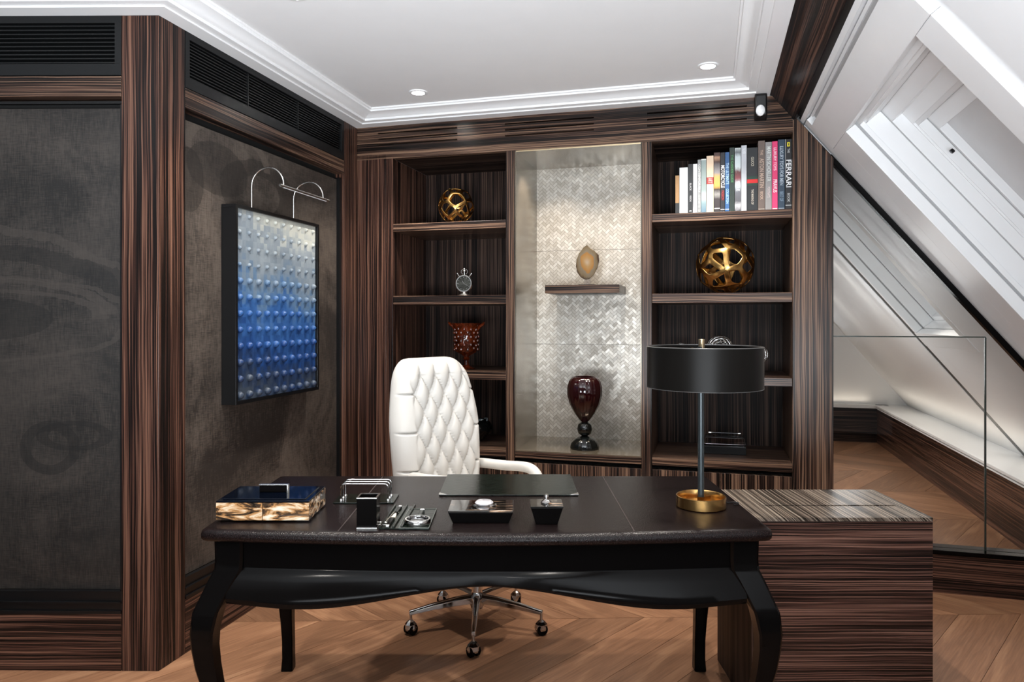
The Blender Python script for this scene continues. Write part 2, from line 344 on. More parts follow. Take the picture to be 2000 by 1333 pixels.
# ------------------------------------------------------------------ floor: chevron oak
fl = setting('floor', (0, 3.345, 0), R(1.4))
MB().box(-4.5, 6.2, -5.2, 6.4, -.05, -.012).build('subfloor', VOID, fl)
ROWD, PITCH = .80, .30
g_ = .0012
cache = {}
for row in range(-3, 7):
    y0 = row*ROWD; s = 1 if row % 2 == 0 else -1          # even rows run up-left from the spine
    for i in range(-16, 24):
        # spine at y0 (row even) -> planks lean; x is the point at the lower edge
        x = .62+i*PITCH
        xa, xb = (x, x-ROWD) if s == 1 else (x-ROWD, x)
        cx = (xa+xb)/2
        if cx < -2.3 or cx > (2.6 if row < 0 else 3.3 if row == 0 else 3.7 if row == 1 else 5.0): continue
        if row >= 1 and cx < -1.6: continue
        if row >= 3 and cx < 1.3+.25*row-0.4: continue
        if row >= 2 and cx < .5: continue
        if s not in cache:
            dx = -ROWD if s == 1 else ROWD
            a = (0, g_); b_ = (PITCH-2*g_, g_); c_ = (PITCH-2*g_+dx*(1-2*g_/ROWD), ROWD-g_); d_ = (dx*(1-2*g_/ROWD), ROWD-g_)
            vs = [Vector((p[0], p[1], z)) for z in (-.011, 0) for p in (a, b_, c_, d_)]
            fs = [(0, 3, 2, 1), (4, 5, 6, 7)]+[(k, (k+1) % 4, 4+(k+1) % 4, 4+k) for k in range(4)]
            dd = Vector((dx, ROWD, 0)).normalized(); pp = Vector((-dd.y, dd.x, 0))
            ob = MB().add(vs, fs, uvf=lambda v: (v.dot(dd), v.dot(pp))).build('plank', OAK, fl); cache[s] = ob
        else:
            ob = cache[s].copy(); COL.objects.link(ob)
        ob.location = (xa, y0, 0)

# ------------------------------------------------------------------ walls
lv = Vector((.2425, .9701, 0)); ZT = 2.609
LANG = math.atan2(lv.y, lv.x)
wl = setting('wall_left', CORN, LANG)       # local x along the wall, y away from the room
LW = (O-CORN).length                        # 1.74
def lX(px):                                 # distance along the left wall of a column of the picture
    u = (px-1000)/F; return (CORN.x-u*CORN.y)/(u*lv.y-lv.x)
xg0, xg1, xe = lX(362), lX(672), LW
MB().box(0, LW+.1, .10, .16, 0, 2.7).build('backing', VOID, wl)
MB().box(0, xg0, 0, .10, 0, ZT, 'z').build('pilaster', EBR, wl, bevel=.002)
MB().box(xg1, xe+.02, 0, .10, 0, ZT, 'z').build('corner_board', EBR, wl, bevel=.002)
MB().box(xg0, xg1, 0, .10, 2.287, 2.369, 'x').build('rail', EB, wl, bevel=.0015)
MB().box(xg0, xg1, 0, .10, 0, .228, 'x').build('base_board', EBR, wl, bevel=.0015)
MB().box(xg0, xg1, .06, .10, 2.249, 2.287).build('shadow_gap', VOID, wl)
MB().box(xg0, xg1, -.004, .03, .228, .24).box(xg0, xg1, .004, .03, .24, .268).box(xg0, xg1, -.002, .03, .268, .274).box(xg0, xg1, .01, .03, .274, .313).build('moulding', BLACKM, wl)
MB().box(xg0+.01, xg1-.03, .035, .06, .313, 2.249).build('canvas_panel', CLOTH_A, wl)
MB().box(xg1-.028, xg1-.004, .015, .06, .30, 2.26).box(xg0+.002, xg0+.01, .02, .06, .3, 2.26).build('black_edge', BLACKM, wl)
wf = setting('wall_far_left', CORN, R(-.6))
fx = lambda px: (px-1000)/F*CORN.y-CORN.x
fz = lambda py: CH-(py-HY)*CORN.y/F
MB().box(-3.2, 0, .10, .16, 0, 2.7).build('backing', VOID, wf)
MB().box(fx(237), 0, 0, .10, 0, ZT, 'z').build('pilaster', EBR, wf, bevel=.002)
XL = -2.6; xr = fx(236)
MB().box(XL, xr, 0, .10, 2.287, 2.369, 'x').build('rail', EB, wf, bevel=.0015)
MB().box(XL, xr, 0, .10, 0, .228, 'x').build('base_board', EBR, wf, bevel=.0015)
MB().box(XL, xr, .06, .10, 2.249, 2.287).build('shadow_gap', VOID, wf)
MB().box(XL, xr, .012, .03, 2.262, 2.272).box(XL, xr, -.004, .03, .228, .24).box(XL, xr, .004, .03, .24, .268).box(XL, xr, -.002, .03, .268, .274).box(XL, xr, .01, .03, .274, .313).build('moulding', BLACKM, wf)
MB().box(XL, xr-.014, .035, .06, .313, 2.249).build('canvas_panel', CLOTH_B, wf)
MB().box(xr-.012, xr, .015, .06, .30, 2.26).build('black_edge', BLACKM, wf)

def grille(name, label, loc, rz, x0, x1, z0, z1, nsl, splits, bw=.026):
    t = thing(name, label, 'vent', loc, rz)
    t.location = Vector(loc)+Matrix.Rotation(rz, 3, 'Z') @ Vector(((x0+x1)/2, 0, z0)); c = (x0+x1)/2; x0 -= c; x1 -= c; splits = [s-c for s in splits]; h = z1-z0
    MB().box(x0, x1, 0, .03, 0, .045).box(x0, x1, 0, .03, h-.028, h).box(x0, x0+bw, 0, .03, .045, h-.028).box(x1-bw, x1, 0, .03, .045, h-.028).build('frame', GRILLE, t, bevel=.001)
    MB().box(x0+bw, x1-bw, .055, .06, .045, h-.028).build('backing', VOID, t)
    zz0 = .045; zz1 = h-.028; p = (zz1-zz0)/nsl; first = None
    for k in range(nsl):
        if first is None:
            first = MB().box(x0+bw, x1-bw, .010, .038, -.0024, .0024).build('slat', GRILLE, t); o = first
        else: o = first.copy(); COL.objects.link(o)
        o.location = (0, 0, zz0+(k+.5)*p)
    for s_ in splits: MB().box(s_-.003, s_+.003, .008, .04, zz0, zz1).build('mullion', GRILLE, t)
grille('vent_grille', 'black slatted air grille above the blue picture, on the angled left wall', tuple(CORN), LANG, xg0+.002, xg1-.002, 2.372, ZT-.001, 12, [lX(488), lX(585)])
grille('vent_grille', 'black slatted air grille at the top left corner, above the dark canvas wall panel', tuple(CORN), R(-.6), -1.9, xr, 2.372, ZT-.001, 10, [])

# wall behind the bookcase, and the passage beyond it
GW = 4.85; SK = 3.98
wb = setting('wall_back', O, -TH)
MB().box(-.2, 2.80, .62, .70, 0, 2.75).build('panel', WHITE, wb)
MB().box(2.70, 2.80, .70, GW+.1, 0, 2.75).build('side_panel', WHITE, wb)
MB().box(2.70, 4.9, GW, GW+.08, .39, 2.75).build('end_panel', WHITE, wb)
MB().box(2.70, 4.1, GW-.04, GW+.08, 0, .39, 'x').build('end_skirting', EBD, wb)
MB().box(2.70, 4.1, GW-.07, GW, .39, .43).build('end_ledge', WHITEG, wb, bevel=.004)

# ------------------------------------------------------------------ ceiling and cornice
A_s, A_z = 2.465, 2.626
def Bp(s, g, z=0): return O+ev*s+gv*g+zv*z
ce = setting('ceiling')
pts = [Vector((-4.2, -4.5, 0)), Vector((-4.2, 3.0, 0)), CORN+Vector((-.1, .1, 0)), Bp(-.1, .2), Bp(A_s-.02, .2), Bp(A_s-.02, -6.0)]
MB().prism([(p.x, p.y) for p in pts], CZ, CZ+.04, axis='z').build('plaster', CEIL, ce)
# cornice swept round the room edge
path = [Vector((-4.0, 2.849+.03, 0)), CORN.copy(), O.copy(), Bp(A_s, 0), Bp(A_s, -5.6)]
prof = [(0, ZT), (.072, ZT+.002), (.074, ZT+.008), (.110, ZT+.010), (.113, ZT+.022), (.120, ZT+.022), (.135, ZT+.030), (.165, ZT+.040), (.182, ZT+.043), (.184, ZT+.052), (.193, ZT+.054), (.196, CZ+.005), (0, CZ+.005)]
def offset(path, p):
    out = []
    for i, c in enumerate(path):
        d1 = (path[i]-path[i-1]).normalized() if i else None; d2 = (path[i+1]-path[i]).normalized() if i < len(path)-1 else None
        n1 = Vector((d1.y, -d1.x, 0)) if d1 else None; n2 = Vector((d2.y, -d2.x, 0)) if d2 else None
        if n1 is None: q = c+n2*p
        elif n2 is None: q = c+n1*p
        else: m_ = (n1+n2).normalized(); q = c+m_*(p/m_.dot(n1))
        out.append(q)
    return out
rings = []
offs = [offset(path, p) for p, z in prof]
for i in range(len(path)): rings.append([offs[k][i]+zv*prof[k][1] for k in range(len(prof))])
tr = setting('trim_1')
MB().loft(rings).build('cornice', WHITEG, tr, smooth=True, angle=25)

for i, p in enumerate(DL[:3]):
    lab = {0: 'lit round white downlight in the ceiling, above the left side of the bookcase', 1: 'lit round white downlight in the ceiling, above the right side of the bookcase',
           2: 'downlight at the top edge, nearest to the left grille'}.get(i, 'white downlight in the ceiling outside the picture')
    t = thing('downlight', lab, 'lamp', (p.x, p.y, CZ), group='ceiling downlights')
    MB().lathe([(.036, -.001), (.036, -.0065), (.046, -.007), (.051, -.0045), (.052, 0), (.036, -.001)], 32).build('rim', WHITEG, t, smooth=True)
    MB().lathe([(0, -.0022), (.036, -.0022)], 24).build('lens', LED, t)

# ------------------------------------------------------------------ sloping roof side (right)
C0 = Vector((1.55452182, 3.83832549, 2.46376449)); TP = 1.22
nv = (ev*TP+zv).normalized(); sv = (ev-zv*TP).normalized()
RM = Matrix((gv, sv, nv)).transposed().to_4x4(); RM.translation = C0      # local: x depth, y down the slope, z outward
wr = setting('wall_right'); wr.matrix_world = RM
def rb(name, boxes, mat, parent=None, bevel=0, grain='x'):
    m = MB()
    for b in boxes: m.box(*b, grain=grain)
    return m.build(name, mat, parent or wr, bevel=bevel)
rb('ebony_soffit', [(-4.6, .12, -.245, -.046, 0, .04)], EBR, grain='x')
rb('black_channel', [(-4.6, .02, -.046, -.026, .010, .04), (-4.6, .02, -.026, -.012, .002, .04)], BLACKM)
rb('reveal', [(-4.6, .03, -.012, .012, 0, .04), (-4.6, .03, .016, .03, .03, .05)], WHITE)
rb('reveal_groove', [(-4.6, .03, .03, .062, .04, .05)], flat('reveal_shade_grey', (.55, .55, .55), .7))  # white reveal coloured grey for the shade in its groove
rb('plaster_near', [(-4.6, -1.885, .062, 3.0, -.004, .05)], WHITE)
rb('reveal_near', [(-1.885, -1.78, .062, 3.0, .03, .06)], WHITE)
rb('plaster_middle', [(-.07, .04, .02, 2.05, .002, .05)], WHITE)
rb('plaster_lower', [(-1.78, .04, 2.05, 3.0, .002, .05)], WHITE)
rb('plaster_beyond', [(.04, .60, .02, 2.9, 0, .05), (.60, 1.66, 1.62, 2.9, 0, .05), (.60, 1.66, .02, .10, 0, .05), (1.76, 6.2, .02, 2.9, 0, .05)], WHITE)
rb('dark_groove', [(1.66, 1.76, .02, 2.9, .004, .05)], flat('charcoal_strip', (.03, .035, .033), .4))
rb('outer_skin', [(-4.6, 6.2, -.3, 3.2, .42, .45)], WHITE)
def roof_window(name, x0, x1, y0, y1, wn, wt, wfar, depth, stages, near_glow=False):
    """frame outer rectangle x0..x1, y0..y1 in the roof plane; stepped reveal; blind at the back"""
    t = setting(name); t.matrix_world = RM
    a0, a1, b0, b1 = x0+wn, x1-wfar, y0+wt, y1-wt
    rb('top_member', [(x0, x1, y0, b0, -.004, .05)], WHITEG, t, .003)
    rb('near_member', [(x0, a0, b0+.001, b1, -.003, .05)], WHITEG, t, .003)
    rb('far_member', [(a1, x1-wfar*.45, b0+.001, b1, -.003, .05), (x1-wfar*.45+.004, x1, b0+.001, b1, -.001, .05)], WHITEG, t, .003)
    rb('bottom_member', [(x0, x1, b1+.001, y1, -.004, .05)], WHITEG, t, .003)
    # stages: (z0, z1, inset near, inset far, inset top, inset bottom, material)
    for k, (z0, z1, i_n, i_f, i_t, i_b, mt) in enumerate(stages):
        c0, c1, d0, d1 = a0+i_n, a1-i_f, b0+i_t, b1-i_b
        e_ = .10
        rb('reveal_stage', [(x0-e_*0, x1, y0, d0, z0, z1), (x0, x1, d1, y1, z0, z1), (x0, c0, d0, d1, z0, z1), (c1, x1, d0, d1, z0, z1)], mt, t, .0015)
    z = stages[-1][1]
    rb('blind', [(x0, x1, y0, y1, z, z+.012)], BLIND, t)
    return t, (a0, a1, b0, b1)
ST = [(.05, .062, -.02, -.022, -.015, -.01, BLACKM if False else GROOVE_SHADE), (.062, .085, 0, 0, .018, 0, WHITEG), (.085, .17, .0, -.012, .03, 0, WHITEG), (.17, .175, .0, -.016, .03, 0, GROOVE_SHADE), (.175, .23, .0, -.008, .10, 0, WHITEG),
      (.23, .24, 0, -.002, .17, 0, WHITEG), (.24, .285, .0, .0, .19, 0, WHITE), (.285, .29, 0, -.004, .19, 0, GROOVE_SHADE), (.29, .33, 0, .012, .262, 0, WHITEG)]
w1, _ = roof_window('window_1', -1.78, -.07, .062, 2.05, .164, .163, .36, .33, ST)
MB().lathe([(0, -.004), (.010, -.003), (.010, .01)], 16).build('screw_cap', BLACKM, w1, loc=(-.50, .60, .238))
w2, _ = roof_window('window_2', .60, 1.66, .10, 1.62, .09, .12, .05, .2, [(.05, .06, -.01, -.012, 0, -.01, GROOVE_SHADE), (.06, .14, 0, 0, 0, 0, WHITEG), (.14, .145, 0, -.01, 0, 0, GROOVE_SHADE), (.145, .20, 0, .02, .05, .03, WHITEG)])

# knee wall, its ledge
kw = setting('trim_2', O, -TH)
MB().box(SK, SK+.06, -4.0, GW, 0, .385, 'y').build('skirting', EBR, kw)
MB().box(SK-.012, SK+.07, -4.0, GW, .385, .398).box(SK-.004, SK+.07, -4.0, GW, .398, .408).box(SK-.02, SK+.45, -4.0, GW, .408, .43).build('ledge', WHITEG, kw, bevel=.003)
lamp('AREA', tuple(Bp(SK+.10, 2.9, .445)), 1.1, WARM, (R(180), 0, R(90)-TH), shape='RECTANGLE', size=3.6, size_y=.03)
lamp('AREA', tuple(Bp(3.35, GW-.06, .45)), .45, WARM, (R(180), 0, -TH), shape='RECTANGLE', size=1.1, size_y=.03)
for g__ in (.9, 2.2, 3.5): lamp('SPOT', tuple(Bp(3.02, g__, 1.93)), 40, (1, .93, .84), (0, R(-8), -TH), spot_size=R(85), spot_blend=.6, shadow_soft_size=.05)  # added unseen spots that brighten the passage floor
lamp('POINT', tuple(Bp(2.95, 1.6, 1.2)), 4.5, (.97, .98, 1), shadow_soft_size=.3)  # added unseen fill for the white passage walls
# curb and the glass partition
cu = setting('trim_3', O, -TH)
MB().box(2.79, 4.6, -.0, .12, 0, .196, 'x').build('curb', EBR, cu)
MB().box(2.79, 4.6, -.006, .12, .196, .219).build('curb_top', BLACK, cu, bevel=.003)
s_edge = bS(1925, .05)
z_top = 1.4-(659-HY)*bD(1800, .05)/F
gp = thing('glass_partition', 'clear frameless glass partition with black edges standing on the ebony curb', 'partition', tuple(Bp(s_edge, .05, .219)), -TH)
def roofz(s, off=.0): return 2.4638-1.22*(s-2.631)-off
s0 = 2.792-s_edge
zt = z_top-.219
MB().prism([(s0, 0), (-.002, 0), (-.002, zt), (s0, zt)], 0, .010).build('pane', PANE, gp)
s_hit = 2.631+(2.4638-z_top-.03)/1.22-s_edge
MB().prism([(s0, zt+.004), (s_hit, zt+.004), (s0, roofz(2.792)-.219-.03)], 0, .010).build('pane', PANE, gp)
MB().prism([(.003, 0), (1.30, 0), (1.30, .12), (s_hit, zt+.0), (.003, zt+.0)], 0, .010).build('pane', PANE, gp)
MB().box(s0, 0, -.001, .011, zt-.001, zt+.005).box(-.0035, .0035, -.001, .011, 0, zt).build('edge_seal', flat('dark_glass_edge', (.03, .04, .035), .2), gp)
sl = MB()
aa, bb = Bp(2.792, .05, roofz(2.792)-.012), Bp(4.15, .05, roofz(4.15)-.012)
rb('glass_channel', [(.030, .070, .235, 2.3, -.028, .0)], BLACK)

# ------------------------------------------------------------------ bookcase
bc = thing('bookcase', 'built-in dark striped ebony bookcase with three bays filling the back wall', 'bookcase', tuple(O), -TH)
s1, s2, s3, s4, s5, s6, s7 = bS(767), bS(988), bS(1005), bS(1253), bS(1273), bS(1548), 2.785
ZO = 2.404; DP = .55
def part(name, mb, mat, **k): return mb.build(name, mat, bc, **k)
part('stile', MB().box(.002, s1-.045, 0, .08, 0, ZO+.03, 'z').box(s1-.043, s1, 0, DP, 0, ZO, 'z'), EBR, bevel=.0015)
part('stile', MB().prism([(s6, 0), (s7, 0), (s7, roofz(2.785)-.02), (2.60, roofz(2.60)-.02), (s6, 2.472)], 0, DP, grain='z'), EB, bevel=.0015)
# frieze with nine slots: built from strips so that the slots are openings
slots = [(738, 893), (986, 1160), (1264, 1459)]
zs = [2.565, 2.530, 2.495]
def bandpoly(z0, z1, x0, x1): return (x0, x1, 0, .04, z0, z1)
fm = MB(); hh = .0045
zed = [ZO]+[v for z in reversed(zs) for v in (z-hh, z+hh)]+[ZT]
xr_top = A_s+.0
for a, b in zip(zed[0::2], zed[1::2]): 
    fm.prism([(.002, a), (min(2.60, A_s+(A_z-a)/1.22), a), (min(2.60, A_s+(A_z-b)/1.22), b), (.002, b)], 0, .04, grain='x')
for z in zs:
    xs = [.002]+[v for a, b in slots for v in (bS(a), bS(b))]+[A_s+(A_z-z)/1.22]
    for a, b in zip(xs[0::2], xs[1::2]): fm.box(a, b, 0, .04, z-hh, z+hh, 'x')
part('frieze', fm, EB, merge=False)
part('slot_backing', MB().box(.01, A_s, .04, .06, ZO+.02, ZT), VOID)
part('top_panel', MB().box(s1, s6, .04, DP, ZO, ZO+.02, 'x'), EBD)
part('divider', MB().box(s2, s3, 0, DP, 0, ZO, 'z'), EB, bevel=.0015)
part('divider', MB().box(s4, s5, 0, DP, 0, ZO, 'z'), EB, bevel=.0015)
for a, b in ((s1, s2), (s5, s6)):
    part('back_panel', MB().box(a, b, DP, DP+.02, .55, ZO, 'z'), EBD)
    for z0, z1 in ((1.948, 1.995), (1.492, 1.545), (1.037, 1.083)):
        part('shelf', MB().box(a+.001, b-.001, .004, DP, z0, z1, 'x'), EB, bevel=.0015)
    part('bottom_shelf', MB().box(a+.001, b-.001, .004, DP, .575, .620, 'x'), EB, bevel=.0015)
for a, b in ((s1, s2), (s3, s4), (s5, s6)):
    part('recess', MB().box(a, b, .05, .06, .55, .575), VOID)
    mid = (a+b)/2
    part('cabinet_door', MB().box(a+.002, mid-.001, .006, .03, .08, .550, 'z'), EB, bevel=.001)
    part('cabinet_door', MB().box(mid+.001, b-.002, .006, .03, .08, .550, 'z'), EB, bevel=.001)
part('plinth', MB().box(.0, s7, .05, .08, 0, .08), BLACKM)
part('bottom_shelf', MB().box(s3+.001, s4-.001, .004, DP, .575, .614, 'x'), EB, bevel=.0015)
part('mirror_base', MB().box(s3+.001, s4-.001, .006, DP, .614, .620), BRONZES)
part('side_lining', MB().box(s3, s3+.006, .012, DP, .62, ZO-.006), BRONZE)
part('side_lining', MB().box(s4-.006, s4, .012, DP, .62, ZO-.006), BRONZE)
part('top_lining', MB().box(s3, s4, .012, DP, ZO-.006, ZO), BRONZE)
part('brass_edge', MB().box(s3+.006, s4-.006, .008, .012, ZO-.006, ZO), BRASSP)  # thin pale brass strip along the niche top
# shell tiles, herringbone laid, three sheets
for z0, z1 in ((.620, 1.235), (1.237, 1.852), (1.854, ZO-.006)):
    x0, x1 = s3+.006, s4-.006
    bm = bmesh.new(); wt = .0175; c45 = math.cos(R(45)); gap = .0012
    rnd = random.Random(int(z0*100))
    ctr = Vector(((x0+x1)/2, (z0+z1)/2, 0)); half = 40
    for i in range(-70, 71):
        for j in range(-20, 21):
            bx, by = i+2*j, i-2*j
            for (qx, qy, lx, ly) in ((bx, by, 2, 1), (bx+3, by, 1, 2)):
                px_, py_ = (qx+lx/2)*wt, (qy+ly/2)*wt
                X_ = ctr.x+(px_-py_)*c45; Z_ = ctr.y+(px_+py_)*c45
                if not (x0-.03 < X_ < x1+.03 and z0-.03 < Z_ < z1+.03): continue
                vs = []; ta, tb = rnd.uniform(-.03, .03), rnd.uniform(-.03, .03)
                for sx, sy in ((0, 0), (1, 0), (1, 1), (0, 1)):
                    ax = (qx+lx*sx)*wt+(gap if sx == 0 else -gap)*.5; ay = (qy+ly*sy)*wt+(gap if sy == 0 else -gap)*.5
                    yy = DP-.004+(sx-.5)*ta*wt*lx+(sy-.5)*tb*wt*ly
                    vs.append(bm.verts.new((ctr.x+(ax-ay)*c45, yy, ctr.y+(ax+ay)*c45)))
                bm.faces.new(vs)
    for co, no in (((x0, 0, 0), (-1, 0, 0)), ((x1, 0, 0), (1, 0, 0)), ((0, 0, z0), (0, 0, -1)), ((0, 0, z1), (0, 0, 1))):
        bmesh.ops.bisect_plane(bm, geom=bm.verts[:]+bm.edges[:]+bm.faces[:], plane_co=co, plane_no=no, clear_outer=True)
    me = bpy.data.meshes.new('tile_sheet'); bmesh.ops.recalc_face_normals(bm, faces=bm.faces); bm.to_mesh(me); bm.free(); me.materials.append(SHELL)
    o = bpy.data.objects.new('tile_sheet', me); COL.objects.link(o); o.parent = bc; tag(o, kind='stuff')
part('tile_ground', MB().box(s3, s4, DP, DP+.02, .55, ZO), flat('tile_grout', (.10, .085, .065), .7))
# floating shelf
fs = thing('floating_shelf', 'short dark ebony shelf floating on the shell-tiled niche wall', 'shelf', tuple(Bp(bS(1136, DP-.36), DP-.006, 1.559)), -TH)
hw_ = (bS(1209, DP-.36)-bS(1064, DP-.36))/2
MB().box(-hw_, hw_, -.355, -.001, 0, .05, 'x').build('board', EB, fs, bevel=.002)
MB().box(-hw_+.02, hw_-.02, -.30, -.05, -.003, 0).build('black_strip', BLACKM, fs)  # thin plain black strip under the board; no lamp here

# two spots added at the niche top to brighten its tiles, without fittings
for px in (1052, 1212):
    p = Bp(bS(px), .12, ZO-.008)
    lamp('SPOT', tuple(p), 24, WARM, (R(14), 0, -TH), spot_size=R(110), spot_blend=.8, shadow_soft_size=.02)
for i, s_ in enumerate((.5*(s1+s2), .5*(s5+s6))):
    for z_ in (2.396, 1.946, 1.490, 1.035):
        pass

# ------------------------------------------------------------------ objects on the shelves
def bl(px, dep, z): return tuple(Bp(bS(px, dep), dep, z))
def openwork(name, label, px, dep, z, rad, n, seed, thick=.006, inset=.2):
    t = thing(name, label, 'sculpture', bl(px, dep, z), -TH)
    rnd = random.Random(seed); pts = []
    for i in range(n):
        y = 1-2*(i+.5)/n; r = math.sqrt(1-y*y); a = i*2.399963
        v = Vector((math.cos(a)*r, math.sin(a)*r, y))+Vector([rnd.uniform(-.2, .2) for _ in range(3)]); pts.append(v.normalized())
    b0 = bmesh.new(); vs = [b0.verts.new(p) for p in pts]; bmesh.ops.convex_hull(b0, input=vs); b0.verts.index_update(); b0.faces.index_update(); b0.normal_update()
    bmesh.ops.recalc_face_normals(b0, faces=b0.faces)
    bm = bmesh.new(); fv = {f.index: bm.verts.new(((f.verts[1].co-f.verts[0].co).cross(f.verts[2].co-f.verts[0].co)).normalized()*rad) for f in b0.faces}
    for v in b0.verts:
        fs_ = list(v.link_faces)
        if len(fs_) < 3: continue
        ax = v.co.normalized(); ref = ax.orthogonal().normalized(); r2 = ax.cross(ref)
        fs_.sort(key=lambda f: math.atan2((fv[f.index].co).dot(r2), (fv[f.index].co).dot(ref)))
        bm.faces.new([fv[f.index] for f in fs_])
    b0.free(); bmesh.ops.recalc_face_normals(bm, faces=bm.faces)
    bmesh.ops.subdivide_edges(bm, edges=bm.edges[:], cuts=1)
    r_ = bmesh.ops.inset_individual(bm, faces=bm.faces[:], thickness=rad*inset*.52, depth=0, use_even_offset=False)
    big = [f for f in bm.faces if len(f.verts) > 4]
    bmesh.ops.delete(bm, geom=big, context='FACES')
    for v in bm.verts: v.co = v.co.normalized()*rad
    me = bpy.data.meshes.new('shell'); bm.to_mesh(me); bm.free(); me.materials.append(GOLD); 
    for p in me.polygons: p.use_smooth = True
    o = bpy.data.objects.new('shell', me); COL.objects.link(o); o.parent = t; o.location = (0, 0, rad+.0)
    so = o.modifiers.new('s', 'SOLIDIFY'); so.thickness = thick; so.offset = -1
    su = o.modifiers.new('u', 'SUBSURF'); su.levels = 2; su.render_levels = 2
    return t
openwork('openwork_ball', 'small gold openwork ball on the top left shelf', 891, .14, 1.996, .115, 26, 4, inset=.17)
openwork('openwork_ball', 'large gold openwork ball on the right bay shelf under the books', 1416, .19, 1.546, .166, 34, 9, inset=.20)

# stopwatch clock
t = thing('stopwatch_clock', 'silver stopwatch shaped clock with dark dial on the left bay shelf', 'clock', bl(907, .12, 1.545), -TH)
MB().lathe([(0, 0), (.040, 0), (.042, .004), (.034, .010), (.018, .016), (.012, .03), (0, .03)], 28).build('base', SILV, t, smooth=True)
RX = Matrix.Rotation(R(90), 4, 'X')
MB().lathe([(0, -.014), (.044, -.014), (.055, -.008), (.056, .008), (.052, .014), (.046, .014), (.045, .009), (0, .009)], 40, c=(0, 0, .078), M=RX).build('case', SILV, t, smooth=True)
MB().lathe([(0, .011), (.046, .011)], 32, c=(0, 0, .078), M=RX).build('dial', flat('dial', (.045, .048, .042), .5, var=.5, vscale=90), t)
hm = MB(); hm.box(-.001, .001, -.0135, -.012, .0, .03, M=Matrix.Translation((0, 0, .078)) @ Matrix.Rotation(R(120), 4, 'Y')); hm.box(-.0012, .0012, -.0135, -.012, 0, .022, M=Matrix.Translation((0, 0, .078)) @ Matrix.Rotation(R(-30), 4, 'Y'))
for k in range(12):
    hm.box(-.0012, .0012, -.0135, -.012, .036, .042, M=Matrix.Translation((0, 0, .078)) @ Matrix.Rotation(R(30*k), 4, 'Y'))
hm.build('hands', SILV, t)
MB().tube([(0, 0, .13), (0, 0, .155)], .004, 10).lathe([(0, 0), (.010, 0), (.012, .004), (.010, .008), (.006, .010), (.010, .014), (.006, .02), (0, .021)], 20, c=(0, 0, .153)).build('crown', SILV, t, smooth=True)
MB().tube([(-.010+.022*math.cos(a)-.0, 0, .150+.015*math.sin(a)) if False else (.021*math.cos(a), 0, .152+.017*math.sin(a)) for a in [R(-60+k*300/16+0) for k in range(17)]], .0018, 6).build('bow', SILV, t, smooth=True)
for sx in (-1, 1): MB().tube([(sx*.034, 0, .124), (sx*.045, 0, .139)], .0022, 8).tube([(sx*.043, 0, .136), (sx*.048, 0, .143)], .0045, 8).build('button', SILV, t, smooth=True)

# amber vase
t = thing('amber_vase', 'carved amber glass footed vase on the third shelf of the left bay', 'vase', bl(911, .20, 1.083), -TH)
rib = lambda a, z: 1+.05*math.cos(a*8+z*60)*(1 if z > .09 else 0)
MB().lathe([(0, 0), (.052, 0), (.055, .006), (.030, .016), (.016, .03), (.012, .055), (.024, .068), (.014, .078), (.030, .092), (.066, .112), (.076, .14), (.072, .20), (.074, .25), (.088, .285), (.092, .292), (.086, .29), (.068, .25), (.066, .15), (.03, .10), (0, .098)], 64, rib=rib).build('bowl', AMBER, t, smooth=True)
knobs = MB()
rnd = random.Random(3)
for row, z in enumerate((.13, .155, .18, .205, .23, .255)):
    for k in range(11):
        a = 2*math.pi*(k+.5*(row % 2))/11; r0 = .074
        knobs.lathe([(0, -.011), (.008, -.008), (.011, 0), (.008, .008), (0, .011)], 8, c=(r0*math.cos(a), r0*math.sin(a), z+rnd.uniform(-.004, .004)))
tag(knobs.build('relief', AMBER, t, smooth=True), kind='stuff')
for sx in (-1, 1):
    MB().tube([(sx*.07, 0, .245), (sx*.088, 0, .27), (sx*.110, 0, .285), (sx*.122, 0, .30)], [.008, .010, .009, .005], 8).build('handle', AMBER, t, smooth=True)

# black dish behind the chair
t = thing('black_glass_bowl', 'dark glossy glass bowl on the bottom shelf behind the chair', 'bowl', bl(921, .22, .620), -TH)
MB().lathe([(0, 0), (.05, 0), (.09, .03), (.128, .075), (.130, .10), (.112, .132), (.09, .142), (.086, .138), (.108, .125), (.118, .10), (.115, .08), (.08, .04), (0, .02)], 48, rib=lambda a, z: 1+.03*math.cos(a*7+z*40)).build('bowl', BGLASS, t, smooth=True)
MB().tube([(.10*math.cos(a), .10*math.sin(a), .134+.012*math.sin(3*a)) for a in [R(k*10) for k in range(37)]], .006, 8).build('rim', flat('glint_grey', (.16, .20, .22), .06, coat=.7), t, smooth=True)  # glints on the bowl put into the rim as lighter grey

# niche vase
t = thing('wine_red_vase', 'tall dark wine red glass urn on two balls in the centre niche', 'vase', tuple(Bp(bS(1142, .17), .17, .620)), -TH)
ribv = lambda a, z: 1+.022*abs(math.cos(a*9))
MB().lathe([(0, 0), (.084, 0), (.086, .010), (.078, .036), (.060, .058), (.034, .072), (.016, .078), (0, .079)], 72, rib=lambda a, z: 1+.03*abs(math.cos(a*10))).build('foot', BGLASS, t, smooth=True)
MB().lathe([(0, .076), (.020, .079), (.038, .092), (.046, .118), (.040, .146), (.022, .160), (.012, .163)], 48).build('ball', BGLASS, t, smooth=True)
MB().lathe([(0, .160), (.016, .160), (.030, .172), (.060, .212), (.090, .270), (.104, .325), (.104, .370), (.094, .408), (.074, .432), (.066, .434), (.060, .430), (.084, .400), (.092, .360), (.090, .32), (.07, .25), (.02, .19), (0, .188)], 108, rib=ribv).build('body', WINE, t, smooth=True)

